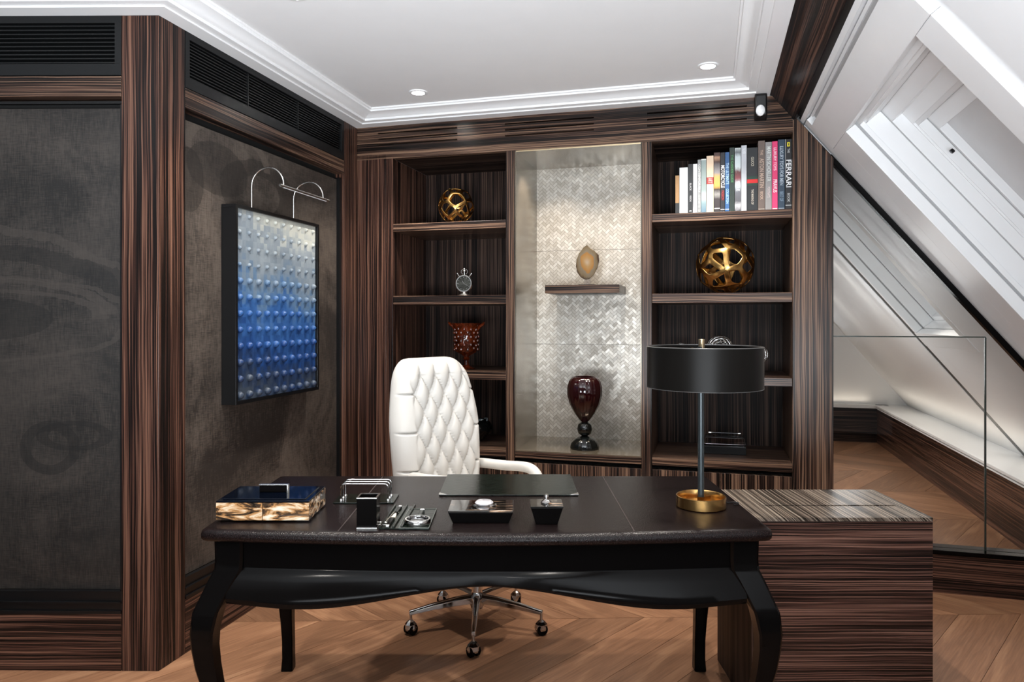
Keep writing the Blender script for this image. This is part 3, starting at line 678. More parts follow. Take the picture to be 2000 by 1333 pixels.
# agate slice on glass base
t = thing('agate_slice', 'amber brown agate slice standing on a small clear base on the floating shelf', 'mineral', tuple(Bp(bS(1147, DP-.18), DP-.18, 1.609)), -TH)
out = [(-.002, .232), (-.022, .218), (-.050, .180), (-.066, .140), (-.070, .10), (-.062, .06), (-.040, .028), (-.012, .012), (.012, .016), (.040, .040), (.064, .085), (.074, .130), (.070, .165), (.045, .192), (.018, .212)]
def agate():
    m, tt, b = nt('agate'); L = tt.links; tc = N(tt, 'TexCoord'); sp = N(tt, 'Mapping'); sp.inputs['Location'].default_value = (-.0, 0, -.145*8); sp.inputs['Scale'].default_value = (13, 0, 8)
    L.new(tc.outputs['Object'], sp.inputs[0]); n = N(tt, 'TexNoise', i_Scale=1.2, i_Detail=4.0); L.new(sp.outputs[0], n.inputs['Vector'])
    ln = N(tt, 'VectorMath', operation='LENGTH'); L.new(sp.outputs[0], ln.inputs[0]); ad = N(tt, 'Math', operation='MULTIPLY_ADD', i_1=.7, i_2=-.3); L.new(n.outputs[0], ad.inputs[0])
    a2 = N(tt, 'Math', operation='ADD'); L.new(ln.outputs['Value'], a2.inputs[0]); L.new(ad.outputs[0], a2.inputs[1])
    L.new(ramp(tt, a2.outputs[0], [(.0, (.40, .33, .25)), (.3, (.32, .20, .09)), (.55, (.30, .15, .045)), (.62, (.18, .15, .11)), (.85, (.16, .12, .07)), (1, (.06, .035, .02))]), b.inputs['Base Color'])
    b.inputs['Roughness'].default_value = .1; b.inputs['Coat Weight'].default_value = .5; return m
MB().prism([(a*1.03, b+.028) for a, b in out], -.006, .006).build('slice', agate(), t, bevel=.003)
MB().box(-.05, .05, -.035, .035, 0, .012).box(-.02, .02, -.012, -.0075, .012, .055).box(-.02, .02, .0075, .012, .012, .055).build('base', ACR, t, bevel=.002)

# wire balls on stands
def wireball(label, px, dep, rad, zc, seed, pedestal=True):
    t = thing('wire_sphere', label, 'sculpture', bl(px, dep, 1.083), -TH, group='wire spheres on the third right shelf')
    bm = bmesh.new(); bmesh.ops.create_icosphere(bm, subdivisions=3, radius=rad); me = bpy.data.meshes.new('mesh_ball'); bm.to_mesh(me); bm.free(); me.materials.append(SILV)
    o = bpy.data.objects.new('mesh_ball', me); COL.objects.link(o); o.parent = t; o.location = (0, 0, zc-1.083); o.rotation_euler = (seed, seed*2, 0)
    wf_ = o.modifiers.new('w', 'WIREFRAME'); wf_.thickness = .0028
    b2 = rad*.55
    h = zc-1.083-rad
    if h > .01: MB().lathe([(0, 0), (b2, 0), (b2, .006), (b2*.7, .012), (b2*.3, .018), (b2*.22, h*.6), (b2*.4, h), (0, h+.002)], 28).build('stand', CHROMED, t, smooth=True)
wireball('silver wire mesh sphere rising behind the lamp shade, in the middle of three', 1406, .20, .076, CH-(681-HY)*bD(1406, .2)/F, .4)
wireball('small wire mesh sphere on a stand at the right end, beside the lamp shade', 1484, .20, .050, CH-(693-HY)*bD(1484, .2)/F, 1.1)
wireball('dim wire mesh sphere barely showing above the left part of the lamp shade', 1330, .22, .046, CH-(685-HY)*bD(1330, .22)/F, 2.1)

# acrylic box with pen
t = thing('acrylic_pen_stand', 'clear acrylic block on a black base with a black pen across its top', 'pen stand', tuple(Bp(bS(1415, .26), .26, .620)), -TH)
MB().box(-.118, .118, -.06, .06, 0, .045).build('base', BLACKM, t, bevel=.002)
MB().prism([(-.118, .045), (.118, .045), (.108, .095), (-.108, .095)], -.055, .055).build('block', ACR, t, bevel=.002)
for sx in (-.06, .06): MB().box(sx-.005, sx+.005, -.01, .01, .095, .108).build('cradle', ACR, t)
MB().tube([(-.075, 0, .114), (.075, 0, .114)], .0055, 12).build('pen_barrel', BGLASS, t, smooth=True)
MB().tube([(-.09, 0, .114), (-.0752, 0, .114)], .006, 12).build('pen_cap', SILV, t, smooth=True)
MB().tube([(.0752, 0, .114), (.09, 0, .114)], .006, 12).build('pen_cap', SILV, t, smooth=True)

# ------------------------------------------------------------------ books
def bookmat(name, c, r=.4, **k): return flat(name, c, r, **k)
def band_mat(name, stops, noise=0):
    m, tt, b = nt(name); L = tt.links; tc = N(tt, 'TexCoord'); sp = N(tt, 'SeparateXYZ'); L.new(tc.outputs['Generated'], sp.inputs[0]); src = sp.outputs[2]
    if noise:
        mp = N(tt, 'Mapping'); mp.inputs['Scale'].default_value = (4, 1, 14); L.new(tc.outputs['Generated'], mp.inputs[0])
        n = N(tt, 'TexNoise', i_Scale=1.5, i_Detail=4.0); L.new(mp.outputs[0], n.inputs['Vector'])
        a = N(tt, 'Math', operation='MULTIPLY_ADD', i_1=noise, i_2=-noise*.5); L.new(n.outputs[0], a.inputs[0]); s_ = N(tt, 'Math', operation='ADD'); L.new(src, s_.inputs[0]); L.new(a.outputs[0], s_.inputs[1]); src = s_.outputs[0]
    L.new(ramp(tt, src, stops, 'CONSTANT' if not noise else 'LINEAR'), b.inputs['Base Color']); b.inputs['Roughness'].default_value = .35; return m
PAGE = flat('paper_pages', (.66, .62, .54), .8)
W_, K_, SV_ = (.9, .9, .9), (.02, .02, .02), (.5, .5, .5)
BOOKS = [  # x0, x1, top y, material, label, texts [(string, z0 frac, z1 frac, width share, colour)]
 (1319, 1326.5, 343, band_mat('book_tan', [(0, (.02, .02, .02)), (.28, (.34, .19, .08)), (1, (.36, .20, .09))]), 'thin tan book with black foot, leftmost of the row and shortest', []),
 (1327.2, 1343.3, 327.5, bookmat('book_white', (.80, .82, .83)), 'thick plain white book, second from the left', []),
 (1344, 1353, 320.5, bookmat('book_black', (.022, .024, .026)), 'black book between the two white books', [('BLACK', .45, .62, .4, SV_), ('VISION', .22, .38, .4, SV_), ('-', .03, .07, .5, W_)]),
 (1353.8, 1362, 320.3, bookmat('book_white_slim', (.78, .78, .80)), 'slim white book right of the black one', []),
 (1362.8, 1368.8, 312, bookmat('book_grey_thin', (.30, .31, .31), var=.3, vscale=60), 'thin grey book with pale lettering, fifth from the left', [('CONTEMPORARY', .38, .92, .7, (.75, .75, .72))]),
 (1369.5, 1379.3, 310.5, band_mat('book_teal', [(0, (.09, .17, .24)), (.18, (.20, .29, .31)), (.3, (.45, .52, .52)), (.42, (.25, .31, .30)), (.97, (.25, .31, .30)), (.99, (.7, .72, .7))], .05), 'grey green book with cloudy spine, sixth from the left', []),
 (1380, 1393.6, 304.5, band_mat('book_cream', [(0, (.72, .60, .46)), (.50, (.36, .04, .035)), (.62, (.68, .52, .38))]), 'cream book with a dark red band across its spine', [('ART', .51, .61, .6, (.75, .5, .45))]),
 (1394.4, 1406.5, 298, band_mat('book_photo_brown', [(0, (.03, .022, .02)), (.22, (.04, .03, .03)), (.30, (.28, .27, .25)), (.38, (.03, .02, .02)), (.44, (.62, .36, .08)), (.6, (.62, .38, .12)), (.66, (.3, .28, .28)), (.8, (.12, .1, .1)), (.84, (.055, .02, .015)), (.92, (.45, .25, .15)), (.95, (.055, .02, .015))], .05), 'brown book with a photographic spine and a yellow round patch', [('-', .05, .09, .9, W_)]),
 (1407.2, 1415.7, 298, bookmat('book_charcoal', (.018, .018, .022)), 'black book with white MOTORCYCLE title', [('MOTORCYCLE', .40, .79, .85, W_), ('PASSION', .18, .38, .55, (.4, .03, .03)), ('-', .03, .07, .9, W_)]),
 (1416.4, 1424.3, 297.5, bookmat('book_blue', (.03, .10, .25)), 'bright blue book with pale lettering, right of the motorcycle one', [('THE ULTIMATE', .42, .86, .8, (.42, .62, .8)), ('COLLECTION', .12, .40, .6, (.4, .65, .85)), ('-', .03, .07, .9, W_)]),
 (1425, 1434.6, 288.5, bookmat('book_green', (.018, .03, .025)), 'dark green book right of the bright blue one', [('THE GARDEN GUIDE', .42, .92, .45, (.10, .33, .12))]),
 (1435.3, 1447, 289, band_mat('book_photo_bw', [(0, (.05, .05, .06)), (.1, (.5, .5, .52)), (.16, (.08, .08, .09)), (.3, (.12, .12, .14)), (.42, (.5, .55, .58)), (.52, (.2, .05, .06)), (.62, (.10, .03, .03)), (.7, (.6, .66, .68)), (.86, (.55, .62, .64)), (.93, (.1, .11, .12)), (1, (.5, .55, .55))], .10), 'black and white photographic spine book left of the silver one', [('STYLE', .3, .5, .5, W_)]),
 (1447.8, 1458.2, 284, bookmat('book_silver', (.50, .52, .55), .3, var=.08), 'plain silver grey book left of the wide black one', [('SILVER', .85, .97, .5, (.75, .78, .8))]),
 (1459, 1480, 288.5, bookmat('book_black_wide', (.012, .014, .016)), 'wide black book with a red and green band', [('GUCCI', .70, .86, .26, (.55, .5, .4)), ('THE MAKING OF', .08, .36, .22, (.5, .45, .38))]),
 (1480.8, 1494, 275, bookmat('book_taupe', (.135, .10, .085)), 'tall taupe book with brownish lettering', [('THE', .79, .87, .38, (.5, .36, .28)), ('ASTON MARTIN', .30, .77, .62, (.52, .38, .30)), ('BOOK', .16, .27, .4, (.5, .36, .28)), ('-', .01, .04, .9, (.4, .35, .3))]),
 (1494.8, 1507.5, 277.5, bookmat('book_grey', (.27, .26, .255)), 'grey book with large pale capitals, left of the pink one', [('MARTIN SCHOELLER', .38, .98, .62, (.62, .64, .62)), ('PORTRAITS', .17, .36, .4, (.6, .5, .5))]),
 (1508.2, 1518.8, 276, bookmat('book_pink', (.70, .045, .16)), 'bright pink book with white lettering', [('LUXURY TOYS', .55, .93, .5, (.9, .75, .8)), ('PRAVUS', .24, .46, .7, (.9, .8, .82)), ('-', .01, .04, .9, (.8, .7, .7))]),
 (1519.6, 1532.6, 272.5, bookmat('book_navy', (.022, .045, .075)), 'navy book with pale lettering, second from the right', [('LUXURY TOYS FOR MEN', .30, .95, .55, (.45, .52, .58)), ('BEST OF', .10, .28, .55, (.2, .28, .36)), ('-', .01, .04, .9, (.3, .35, .4))]),
 (1533.6, 1546.5, 271.8, bookmat('book_black_right', (.010, .010, .012)), 'black book with bold white title and yellow emblem, rightmost of the row', [('THE', .80, .87, .35, SV_), ('FERRARI', .25, .77, .80, W_), ('BOOK', .11, .23, .38, SV_), ('-', .05, .08, .9, SV_)]),
]
TM = {}
def txtmat(c):
    if c not in TM: TM[c] = flat('ink', c, .5)
    return TM[c]
spM = Matrix(((0, 1, 0), (0, 0, -1), (-1, 0, 0)))    # text x -> down, y -> +x, z -> towards the room
for (x0, x1, ty, mt, lab, texts) in BOOKS:
    off = .03
    a, b = bS(x0, off), bS(x1, off); zt_ = bZ((x0+x1)/2, ty, off); h = zt_-1.995; dpt = min(.30, h*.78); hw = (b-a)/2
    t = thing('book', lab, 'book', tuple(Bp((a+b)/2, off, 1.9952)), -TH, group='books on the top right shelf')
    c = .0022
    MB().box(-hw, hw, 0, c, 0, h).box(-hw, -hw+c, c, dpt, 0, h).box(hw-c, hw, c, dpt, 0, h).build('cover', mt, t, bevel=.0008)
    MB().box(-hw+c, hw-c, c, dpt-.004, .003, h-.003).build('pages', PAGE, t)
    if lab.startswith('wide black'):
        for z0, z1, cc in ((.40, .44, (.005, .035, .022)), (.44, .50, (.55, .012, .012)), (.50, .545, (.005, .035, .022))):
            MB().box(-hw-.0003, hw+.0003, -.0006, .002, h*z0, h*z1).build('band', txtmat(cc), t)
    if 'yellow emblem' in lab:
        MB().box(-hw*.42, hw*.42, -.0006, 0, h*.895, h*.955).build('emblem', txtmat((.75, .62, .02)), t)
        MB().prism([(-.002, h*.905), (.002, h*.91), (.0035, h*.93), (.001, h*.945), (-.002, h*.935), (-.0015, h*.92)], -.0009, -.0006).build('emblem_mark', txtmat(K_), t)
        MB().box(-hw-.0002, -hw+.0016, -.0006, 0, h*.42, h).build('stripe', txtmat(SV_), t)
    for s_, f0, f1, ws, cc in texts:
        if s_ == '-':
            MB().box(-hw*ws, hw*ws, -.0005, 0, h*f0+.2*(f1-f0)*h, h*f0+.2*(f1-f0)*h+.004).build('rule', txtmat(cc), t); continue
        cu_ = bpy.data.curves.new('title', 'FONT'); cu_.body = s_; cu_.size = 1; cu_.align_x = 'CENTER'; cu_.align_y = 'CENTER'; cu_.extrude = .01; cu_.offset = .012
        o = bpy.data.objects.new('title', cu_); COL.objects.link(o); cu_.materials.append(txtmat(cc)); o.parent = t
        L_ = (f1-f0)*h; nch = len(s_); sy = 2*hw*ws/.72; sx = L_/(.68*nch)
        MT = Matrix.Translation((0, -.0008, h*(f0+f1)/2)) @ spM.to_4x4() @ Matrix.Diagonal((sx, sy, .05, 1))
        mo = bpy.data.objects.new('title', bpy.data.meshes.new_from_object(o)); COL.objects.link(mo); mo.parent = t; mo.matrix_local = MT; bpy.data.objects.remove(o)

# ------------------------------------------------------------------ motion sensor lamp on the frieze
t = thing('motion_sensor', 'small black sensor unit with a white lens on the bookcase frieze', 'sensor', tuple(Bp(bS(1485), -.001, bZ(1485, 238))), -TH)
hs_ = bZ(1485, 180)-bZ(1485, 238); ww_ = .031
MB().prism([(-.02, 0), (-.05, .012), (-.062, .03), (-.062, hs_-.03), (-.045, hs_-.008), (0, hs_), (0, 0)], -ww_, ww_, axis='x').build('housing', BLACKM, t, bevel=.008)
MB().lathe([(.023, 0), (.023, .016), (.015, .025), (0, .028)], 24, c=(-.004, -.060, .042), M=Matrix.Rotation(R(90), 4, 'X') @ Matrix.Diagonal((1, 1.25, 1, 1))).build('lens', WHITEG, t, smooth=True)
MB().box(-.018, .018, -.03, 0, hs_, hs_+.004).build('bracket', WHITEG, t)

# ------------------------------------------------------------------ picture and its lamp
pX0, pX1, pZ0, pZ1 = lX(445), None, 1.008, 1.928
pX1 = pX0+.752
pc = thing('framed_picture', 'blue and silver relief picture in a black box frame on the left wall', 'picture', tuple(CORN+lv*((pX0+pX1)/2)+zv*pZ0), LANG)
hw = (pX1-pX0)/2; ph = pZ1-pZ0; fy0, fy1 = -.042, .034; bwid = .016
MB().box(-hw, hw, fy0, fy1, 0, bwid).box(-hw, hw, fy0, fy1, ph-bwid, ph).box(-hw, -hw+bwid, fy0, fy1, bwid, ph-bwid).box(hw-bwid, hw, fy0, fy1, bwid, ph-bwid).build('frame', BLACKM, pc, bevel=.001)
MB().box(-hw+bwid, hw-bwid, -.028, .03, bwid, ph-bwid).build('canvas', ART, pc)
st0 = None
for r_ in range(12):
    for c_ in range(10):
        big = 1.0+.35*(r_ < 8)
        x = -hw+.045+c_*(2*hw-.09)/9; z = .04+r_*(ph-.085)/11
        if st0 is None:
            st0 = MB().lathe([(.0155, 0), (.0165, .006), (.013, .014), (.0075, .019), (0, .0205)], 12, M=Matrix.Rotation(R(90), 4, 'X')).build('stud', ART, pc, smooth=True); o = st0
        else: o = st0.copy(); COL.objects.link(o)
        k = (1.08 if r_ < 4 else .95 if r_ < 8 else .62); o.location = (x, -.028, z); o.scale = (k, k, k); o.rotation_euler = (0, random.uniform(-.4, .4), 0)
pl = thing('picture_light', 'silver picture light with two curved arms above the blue picture', 'lamp', tuple(CORN+lv*((pX0+pX1)/2)+zv*pZ1), LANG)
def wallx(px, off):   # along-wall coordinate where the column px meets the plane off metres into the room
    u = (px-1000)/F; nx, ny = lv.y, -lv.x
    return (CORN.x+nx*off-u*(CORN.y+ny*off))/(u*lv.y-lv.x)
xc = (pX0+pX1)/2
for pa in (491, 573):
    xa = wallx(pa, .035)-xc
    ptsA = [(xa, -.036, .001), (xa, -.036, .10)]+[(xa, -.036-.085*(1-math.cos(a)), .10+.085*math.sin(a)) for a in [R(k*12) for k in range(1, 16)]]
    MB().tube(ptsA, .0042, 10).build('arm', SILV, pl, smooth=True)
ex = wallx(491, .035)-xc
MB().tube([(ex-.03, -.206, .094), (ex+.43, -.206, .094)], .007, 12).build('lamp_bar', SILV, pl, smooth=True)
MB().box(ex, ex+.40, -.2095, -.2025, .0865, .0880).build('diffuser', WHITEG, pl)
pp = CORN+lv*(xc+ex+.2)+Vector((lv.y, -lv.x, 0))*.206+zv*(pZ1+.080)
lo = lamp('AREA', tuple(pp), .9, (1, .95, .88), (R(-25), 0, LANG), shape='RECTANGLE', size=.40, size_y=.01)

# ------------------------------------------------------------------ desk
DX, DY = -.078, 2.56
dk = thing('writing_desk', 'black lacquered desk with curved legs and a dark brown leather top', 'desk', (DX, DY, 0))
def outline(ins, n=40):
    hwk, yb, yf = .877-ins, .380-ins, -.380+ins; pts = []
    rc = .03
    pts += [(hwk, yf+.02), (hwk, 0), (hwk, yb-.01), (hwk-.01, yb), (0, yb), (-hwk+.01, yb), (-hwk, yb-.01), (-hwk, 0), (-hwk, yf+.02)]
    pts += [(-hwk+.006, yf+.006)]
    for i in range(n+1):
        x = -hwk+.02+(2*hwk-.04)*i/n; u = x/.877
        pts.append((x, yf-.052*(1-u*u)**1.0*(1) if abs(u) < 1 else yf))
    pts += [(hwk-.006, yf+.006)]
    return pts
topz = .76
rings = []
for ins, z in ((.022, .722), (.006, .724), (.001, .731), (0, .741), (.003, .752), (.012, .7585), (.024, .760), (.05, .760)):
    rings.append([Vector((x, y, z)) for x, y in outline(ins)])
MB().loft(rings).build('leather_top', DLEA, dk, smooth=True, angle=60)
for sx in (-.447, .447): MB().box(sx-.0016, sx+.0016, -.40, .35, .7598, .7608).build('seam', flat('seam', (.035, .026, .024), .4), dk)
# curved apron with a bombe lower half
def apron_bottom(x):
    u = min(1, abs(x)/.56); s_ = u*u*(3-2*u); return .594-.068*s_+(.012*max(0, (abs(x)-.62)/.2))
def front_y(x): return -.335-.052*(1-(x/.877)**2)
prof_t = [(0, 0), (.25, .001), (.44, .002), (.455, .000), (.50, -.010), (.62, -.022), (.78, -.036), (.90, -.045), (.94, -.044), (1.0, -.038)]
ap = MB(); NX = 60; rings = []
for i in range(NX+1):
    x = -.79+1.58*i/NX; zb = apron_bottom(x); yb = front_y(x); e_ = min(1, abs(x)/.6)
    k = .35+.65*e_
    ring = []
    for tt, dy in prof_t:
        # upper frieze keeps its height (crease at z .628), bulge fills the rest
        if tt <= .455: z = .726-(.726-.630)*tt/.455; d_ = dy
        else: z = .630-(.630-zb)*(tt-.455)/.545; d_ = dy*k
        ring.append(Vector((x, yb+d_, z)))
    ring += [Vector((x, yb+.03, zb+.004)), Vector((x, yb+.03, .726))]
    rings.append(ring)
ap.loft(rings).build('front_apron', BLACK, dk, smooth=True, angle=30)
for sx in (-1, 1):
    rings = []
    for i in range(31):
        y = -.33+.66*i/30; u = abs(y)/.33; s_ = min(1, u*1.4); zb = .60-.07*s_*s_*(3-2*s_)
        ring = []
        for tt, dy in prof_t:
            if tt <= .455: z = .726-(.726-.630)*tt/.455; d_ = dy
            else: z = .630-(.630-zb)*(tt-.455)/.545; d_ = dy*.7
            ring.append(Vector((sx*(.825-d_), y, z)))
        ring += [Vector((sx*.795, y, zb+.004)), Vector((sx*.795, y, .726))]
        rings.append(ring)
    MB().loft(rings).build('side_apron', BLACK, dk, smooth=True, angle=30)
MB().box(-.79, .79, .30, .325, .60, .726).build('back_apron', BLACK, dk, bevel=.003)
LP = [(.726, 0, 0, .088), (.66, -.002, 0, .086), (.632, 0, 0, .086), (.622, .004, .004, .086), (.60, .014, .014, .084), (.56, .030, .030, .080), (.53, .042, .042, .078), (.515, .048, .048, .078), (.50, .050, .050, .076), (.45, .054, .054, .070), (.40, .050, .050, .064), (.34, .042, .042, .060), (.28, .029, .029, .054), (.20, .008, .008, .046), (.12, -.008, -.008, .042), (.05, -.010, -.010, .042), (.012, -.002, -.002, .046), (0, 0, 0, .046)]
def cab_leg(x, y, sx, sy, sc=1):
    rings = []
    for z, ox, oy, w_ in LP:
        # outer faces follow the curve, the leg thins from the inside
        cx = x+sx*(ox*sc+.044-w_/2); cy = y+sy*(oy*sc*.9+.044-w_/2); h_ = w_/2; c_ = h_*.18
        ring = [(h_-c_, -h_), (h_, -h_+c_), (h_, h_-c_), (h_-c_, h_), (-h_+c_, h_), (-h_, h_-c_), (-h_, -h_+c_), (-h_+c_, -h_)]
        rings.append([Vector((cx+a, cy+b, z)) for a, b in ring])
    return MB().loft(rings).build('leg', BLACK, dk, smooth=True, angle=35)
cab_leg(-.794, -.318, -1, -1); cab_leg(.794, -.318, 1, -1)
cab_leg(-.796, .286, -1, 1, .45); cab_leg(.806, .286, 1, 1, .45)

# side cabinet next to the desk
sc_ = thing('side_cabinet', 'low ebony cabinet with horizontal stripes standing right of the desk', 'cabinet', (1.165, 2.735, 0))
x0, x1, y0, y1 = .844-1.165, 1.484-1.165, 2.527-2.735, 2.945-2.735
MB().box(x0+.02, x1, y0, y0+.02, .0, .686, 'x').build('front_panel', EBC, sc_, bevel=.001)
MB().box(x1-.02, x1, y0+.021, y1, 0, .686, 'y').build('side_panel', EBR, sc_, bevel=.001)
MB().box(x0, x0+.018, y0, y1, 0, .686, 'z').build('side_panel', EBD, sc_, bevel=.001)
MB().box(x0+.019, x1-.021, y1-.02, y1, 0, .686, 'x').build('back_panel', EBR, sc_)
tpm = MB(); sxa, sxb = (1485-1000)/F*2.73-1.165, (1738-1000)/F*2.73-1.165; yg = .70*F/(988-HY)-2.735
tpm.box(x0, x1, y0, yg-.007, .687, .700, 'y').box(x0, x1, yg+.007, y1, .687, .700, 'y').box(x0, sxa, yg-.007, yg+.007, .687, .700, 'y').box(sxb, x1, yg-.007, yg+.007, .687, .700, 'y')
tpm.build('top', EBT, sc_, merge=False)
MB().box(sxa, sxb, yg-.007, yg+.007, .650, .655).build('slot', VOID, sc_)
cb = MB(); cpts = [(.86-1.165+.0+0.0, 0, 0)]
pp_ = [Vector((.815+.01*math.sin(k*.5), 2.90-.22*(k/14), .52-.30*math.sin(math.pi*k/14*.9))) for k in range(15)]
tag(MB().tube([(0.862-.03, 2.93, .34), (.832, 2.91, .31), (.830, 2.87, .30), (.830, 2.81, .33), (.830, 2.76, .40), (.830, 2.73, .50), (.830, 2.72, .60)], .003, 6).build('power_cable', BLACKM, None, smooth=True), 'thin black cable hanging against the cabinet side under the desk', 'cable')

# ------------------------------------------------------------------ things on the desk
TZ = .7605
def dpt(px, py, z=TZ): d = (CH-z)*F/(py-HY); return Vector(((px-1000)/F*d, d, z))
# horn box
p = Vector((-.786, 2.357, TZ)); t = thing('horn_box', 'large box with cream and orange horn sides and a glossy blue-black lid', 'box', tuple(p))
for sx in (-1, 1):
    for sy in (-1, 1): MB().box(sx*.12-.015, sx*.12+.015, sy*.075-.01, sy*.075+.01, 0, .006).build('foot', ACR, t)
for x0_, x1_ in ((-.146, -.001), (.001, .146)): MB().box(x0_, x1_, -.1, -.094, .006, .061).build('front_panel', HORN, t)
MB().box(-.146, .146, .094, .1, .006, .061).box(-.146, -.140, -.094, .094, .006, .061).build('side_panel', HORN, t)
MB().box(.140, .146, -.094, -.001, .006, .061).box(.140, .146, .001, .094, .006, .061).build('side_panel', HORN, t)
MB().box(-.14, .14, -.094, .094, .006, .05).build('core', BLACK, t)
MB().box(-.146, .146, -.1, .1, .062, .067).box(-.130, .130, -.085, .085, .067, .070).build('lid', flat('blue_black_lacquer', (.001, .002, .005), .07, spec=.35), t, bevel=.001)
MB().box(-.045, .045, .0, .012, .070, .094).build('handle', BLACK, t, bevel=.002)
MB().box(-.045, .050, -.001, .013, .094, .096).box(.046, .050, -.001, .013, .070, .094).build('handle_trim', SILV, t)
# letter rack
p = Vector((-.515, 2.542, TZ)); t = thing('letter_rack', 'chrome wire letter rack with three hoops on a dark plate', 'letter rack', tuple(p))
MB().box(-.105, .105, -.062, .062, 0, .005).build('plate', CROC, t, bevel=.001)
for k in range(3):
    y = -.038+k*.034; x = .082; xo = -.012*k; 
    pts = [(-x-xo*0+.0, y, .005), (-x, y, .052)]+[(-x+.012*(1-math.cos(a)), y, .052+.012*math.sin(a)) for a in (R(30), R(60), R(90))]+[(x-.012*(1-math.cos(a)), y, .052+.012*math.sin(a)) for a in (R(90), R(60), R(30))]+[(x, y, .052), (x, y, .005)]
    MB().tube(pts, .0022, 8).build('hoop', CHROME, t, smooth=True)
    for sx in (-1, 1): MB().lathe([(.006, .005), (.006, .008), (.003, .012), (0, .013)], 16, c=(sx*x, y, 0)).build('ferrule', CHROME, t, smooth=True)
# pen cup
p = Vector((-.443, 2.215, TZ)); t = thing('pen_cup', 'tall square black pen cup with thin silver rim beside the letter rack', 'pen holder', tuple(p))
MB().box(-.030, .030, -.030, -.027, .004, .092).box(-.030, .030, .027, .030, .004, .092).box(-.030, -.027, -.027, .027, .004, .092).box(.027, .030, -.027, .027, .004, .092).box(-.027, .027, -.027, .027, .004, .008).build('cup', BLACK, t, bevel=.001)
MB().box(-.031, .031, -.031, -.026, .092, .095).box(-.031, .031, .026, .031, .092, .095).box(-.031, -.026, -.026, .026, .092, .095).box(.026, .031, -.026, .026, .092, .095).build('rim', SILV, t)
MB().box(-.031, .031, -.031, .031, 0, .004).build('base', SILV, t)
# scissors + letter opener tray
sh = lambda n, lab, cat, x, y, rz=0: thing(n, lab, cat, (x, y, TZ), rz)
t = sh('scissors', 'slim silver scissors leaning beside the black pen cup', 'scissors', -.392, 2.30, R(-10))
MB().prism([(-.004, 0), (.004, 0), (.001, .085), (-.001, .085)], 0, .002, axis='z', M=Matrix.Translation((0, -.06, 0.002)) ).tube([(-.004, -.058, .004), (.010, .06, .004)], .0022, 6).tube([(.006, -.058, .004), (-.008, .06, .004)], .0022, 6).build('blades', SILV, t)
MB().tube([(.008+.011*math.cos(a), -.072+.014*math.sin(a), .003) for a in [R(k*24) for k in range(16)]], .0022, 6).tube([(-.009+.011*math.cos(a), -.072+.014*math.sin(a), .003) for a in [R(k*24) for k in range(16)]], .0022, 6).build('grips', SILV, t, smooth=True)
t = sh('letter_opener_tray', 'narrow dark leather tray holding a letter opener, left of the magnifying glass', 'tray', -.366, 2.308, R(-1))
MB().box(-.036, .036, -.13, .13, 0, .004).box(-.036, -.030, -.13, .13, .004, .010).box(.030, .036, -.13, .13, .004, .010).box(.004, .010, -.13, .13, .004, .010).build('tray', CROC, t, bevel=.001)
lt = sh('letter_opener', 'letter opener with dark handle and pale horn blade lying in the narrow tray', 'letter opener', -.378, 2.308, R(-1))
lt.location.z += .0042
MB().prism([(-.007, -.03), (.007, -.03), (.004, .01), (0, .03), (-.005, .01)], 0, .005, axis='z').build('blade', flat('pale_horn', (.62, .55, .44), .2), lt, bevel=.001)
MB().prism([(-.006, -.115), (.006, -.115), (.007, -.031), (-.007, -.031)], 0, .007, axis='z').build('handle', BLACK, lt, bevel=.002)
MB().prism([(-.005, .031), (.005, .031), (.006, .10), (-.006, .10)], 0, .007, axis='z').build('grip', BLACK, lt, bevel=.002)
MB().box(-.006, .006, -.123, -.1151, 0, .008).build('ferrule', SILV, lt, bevel=.002)
MB().box(-.006, .006, .1001, .112, 0, .008).build('ferrule', SILV, lt, bevel=.002)
t = sh('magnifier_tray', 'square dark leather tray under the magnifying glass', 'tray', -.298, 2.286)
MB().box(-.046, .046, -.112, .112, 0, .005).build('tray', CROC, t, bevel=.001)
MB().box(-.046, .046, -.112, -.110, .005, .0065).box(-.046, .046, .110, .112, .005, .0065).box(.0445, .046, -.110, .110, .005, .0065).box(-.046, -.0445, -.110, .110, .005, .0065).build('edge', flat('grey_edge', (.09, .10, .09), .3), t)
t = sh('magnifying_glass', 'round silver magnifying glass with a short handle on the square tray', 'magnifying glass', -.293, 2.225)
t.location.z += .0055
MB().lathe([(.033, 0), (.040, 0), (.041, .004), (.041, .013), (.039, .016), (.034, .016), (.033, .012), (.033, 0)], 48).build('rim', CHROME, t, smooth=True)
MB().lathe([(0, .004), (.032, .006), (.032, .009), (0, .013)], 40).build('lens', ACR, t, smooth=True)
MB().box(-.007, .007, .041, .115, .001, .013).build('handle', CROC, t, bevel=.003)
MB().box(-.008, .008, .115, .124, 0, .014).build('ferrule', SILV, t, bevel=.002)
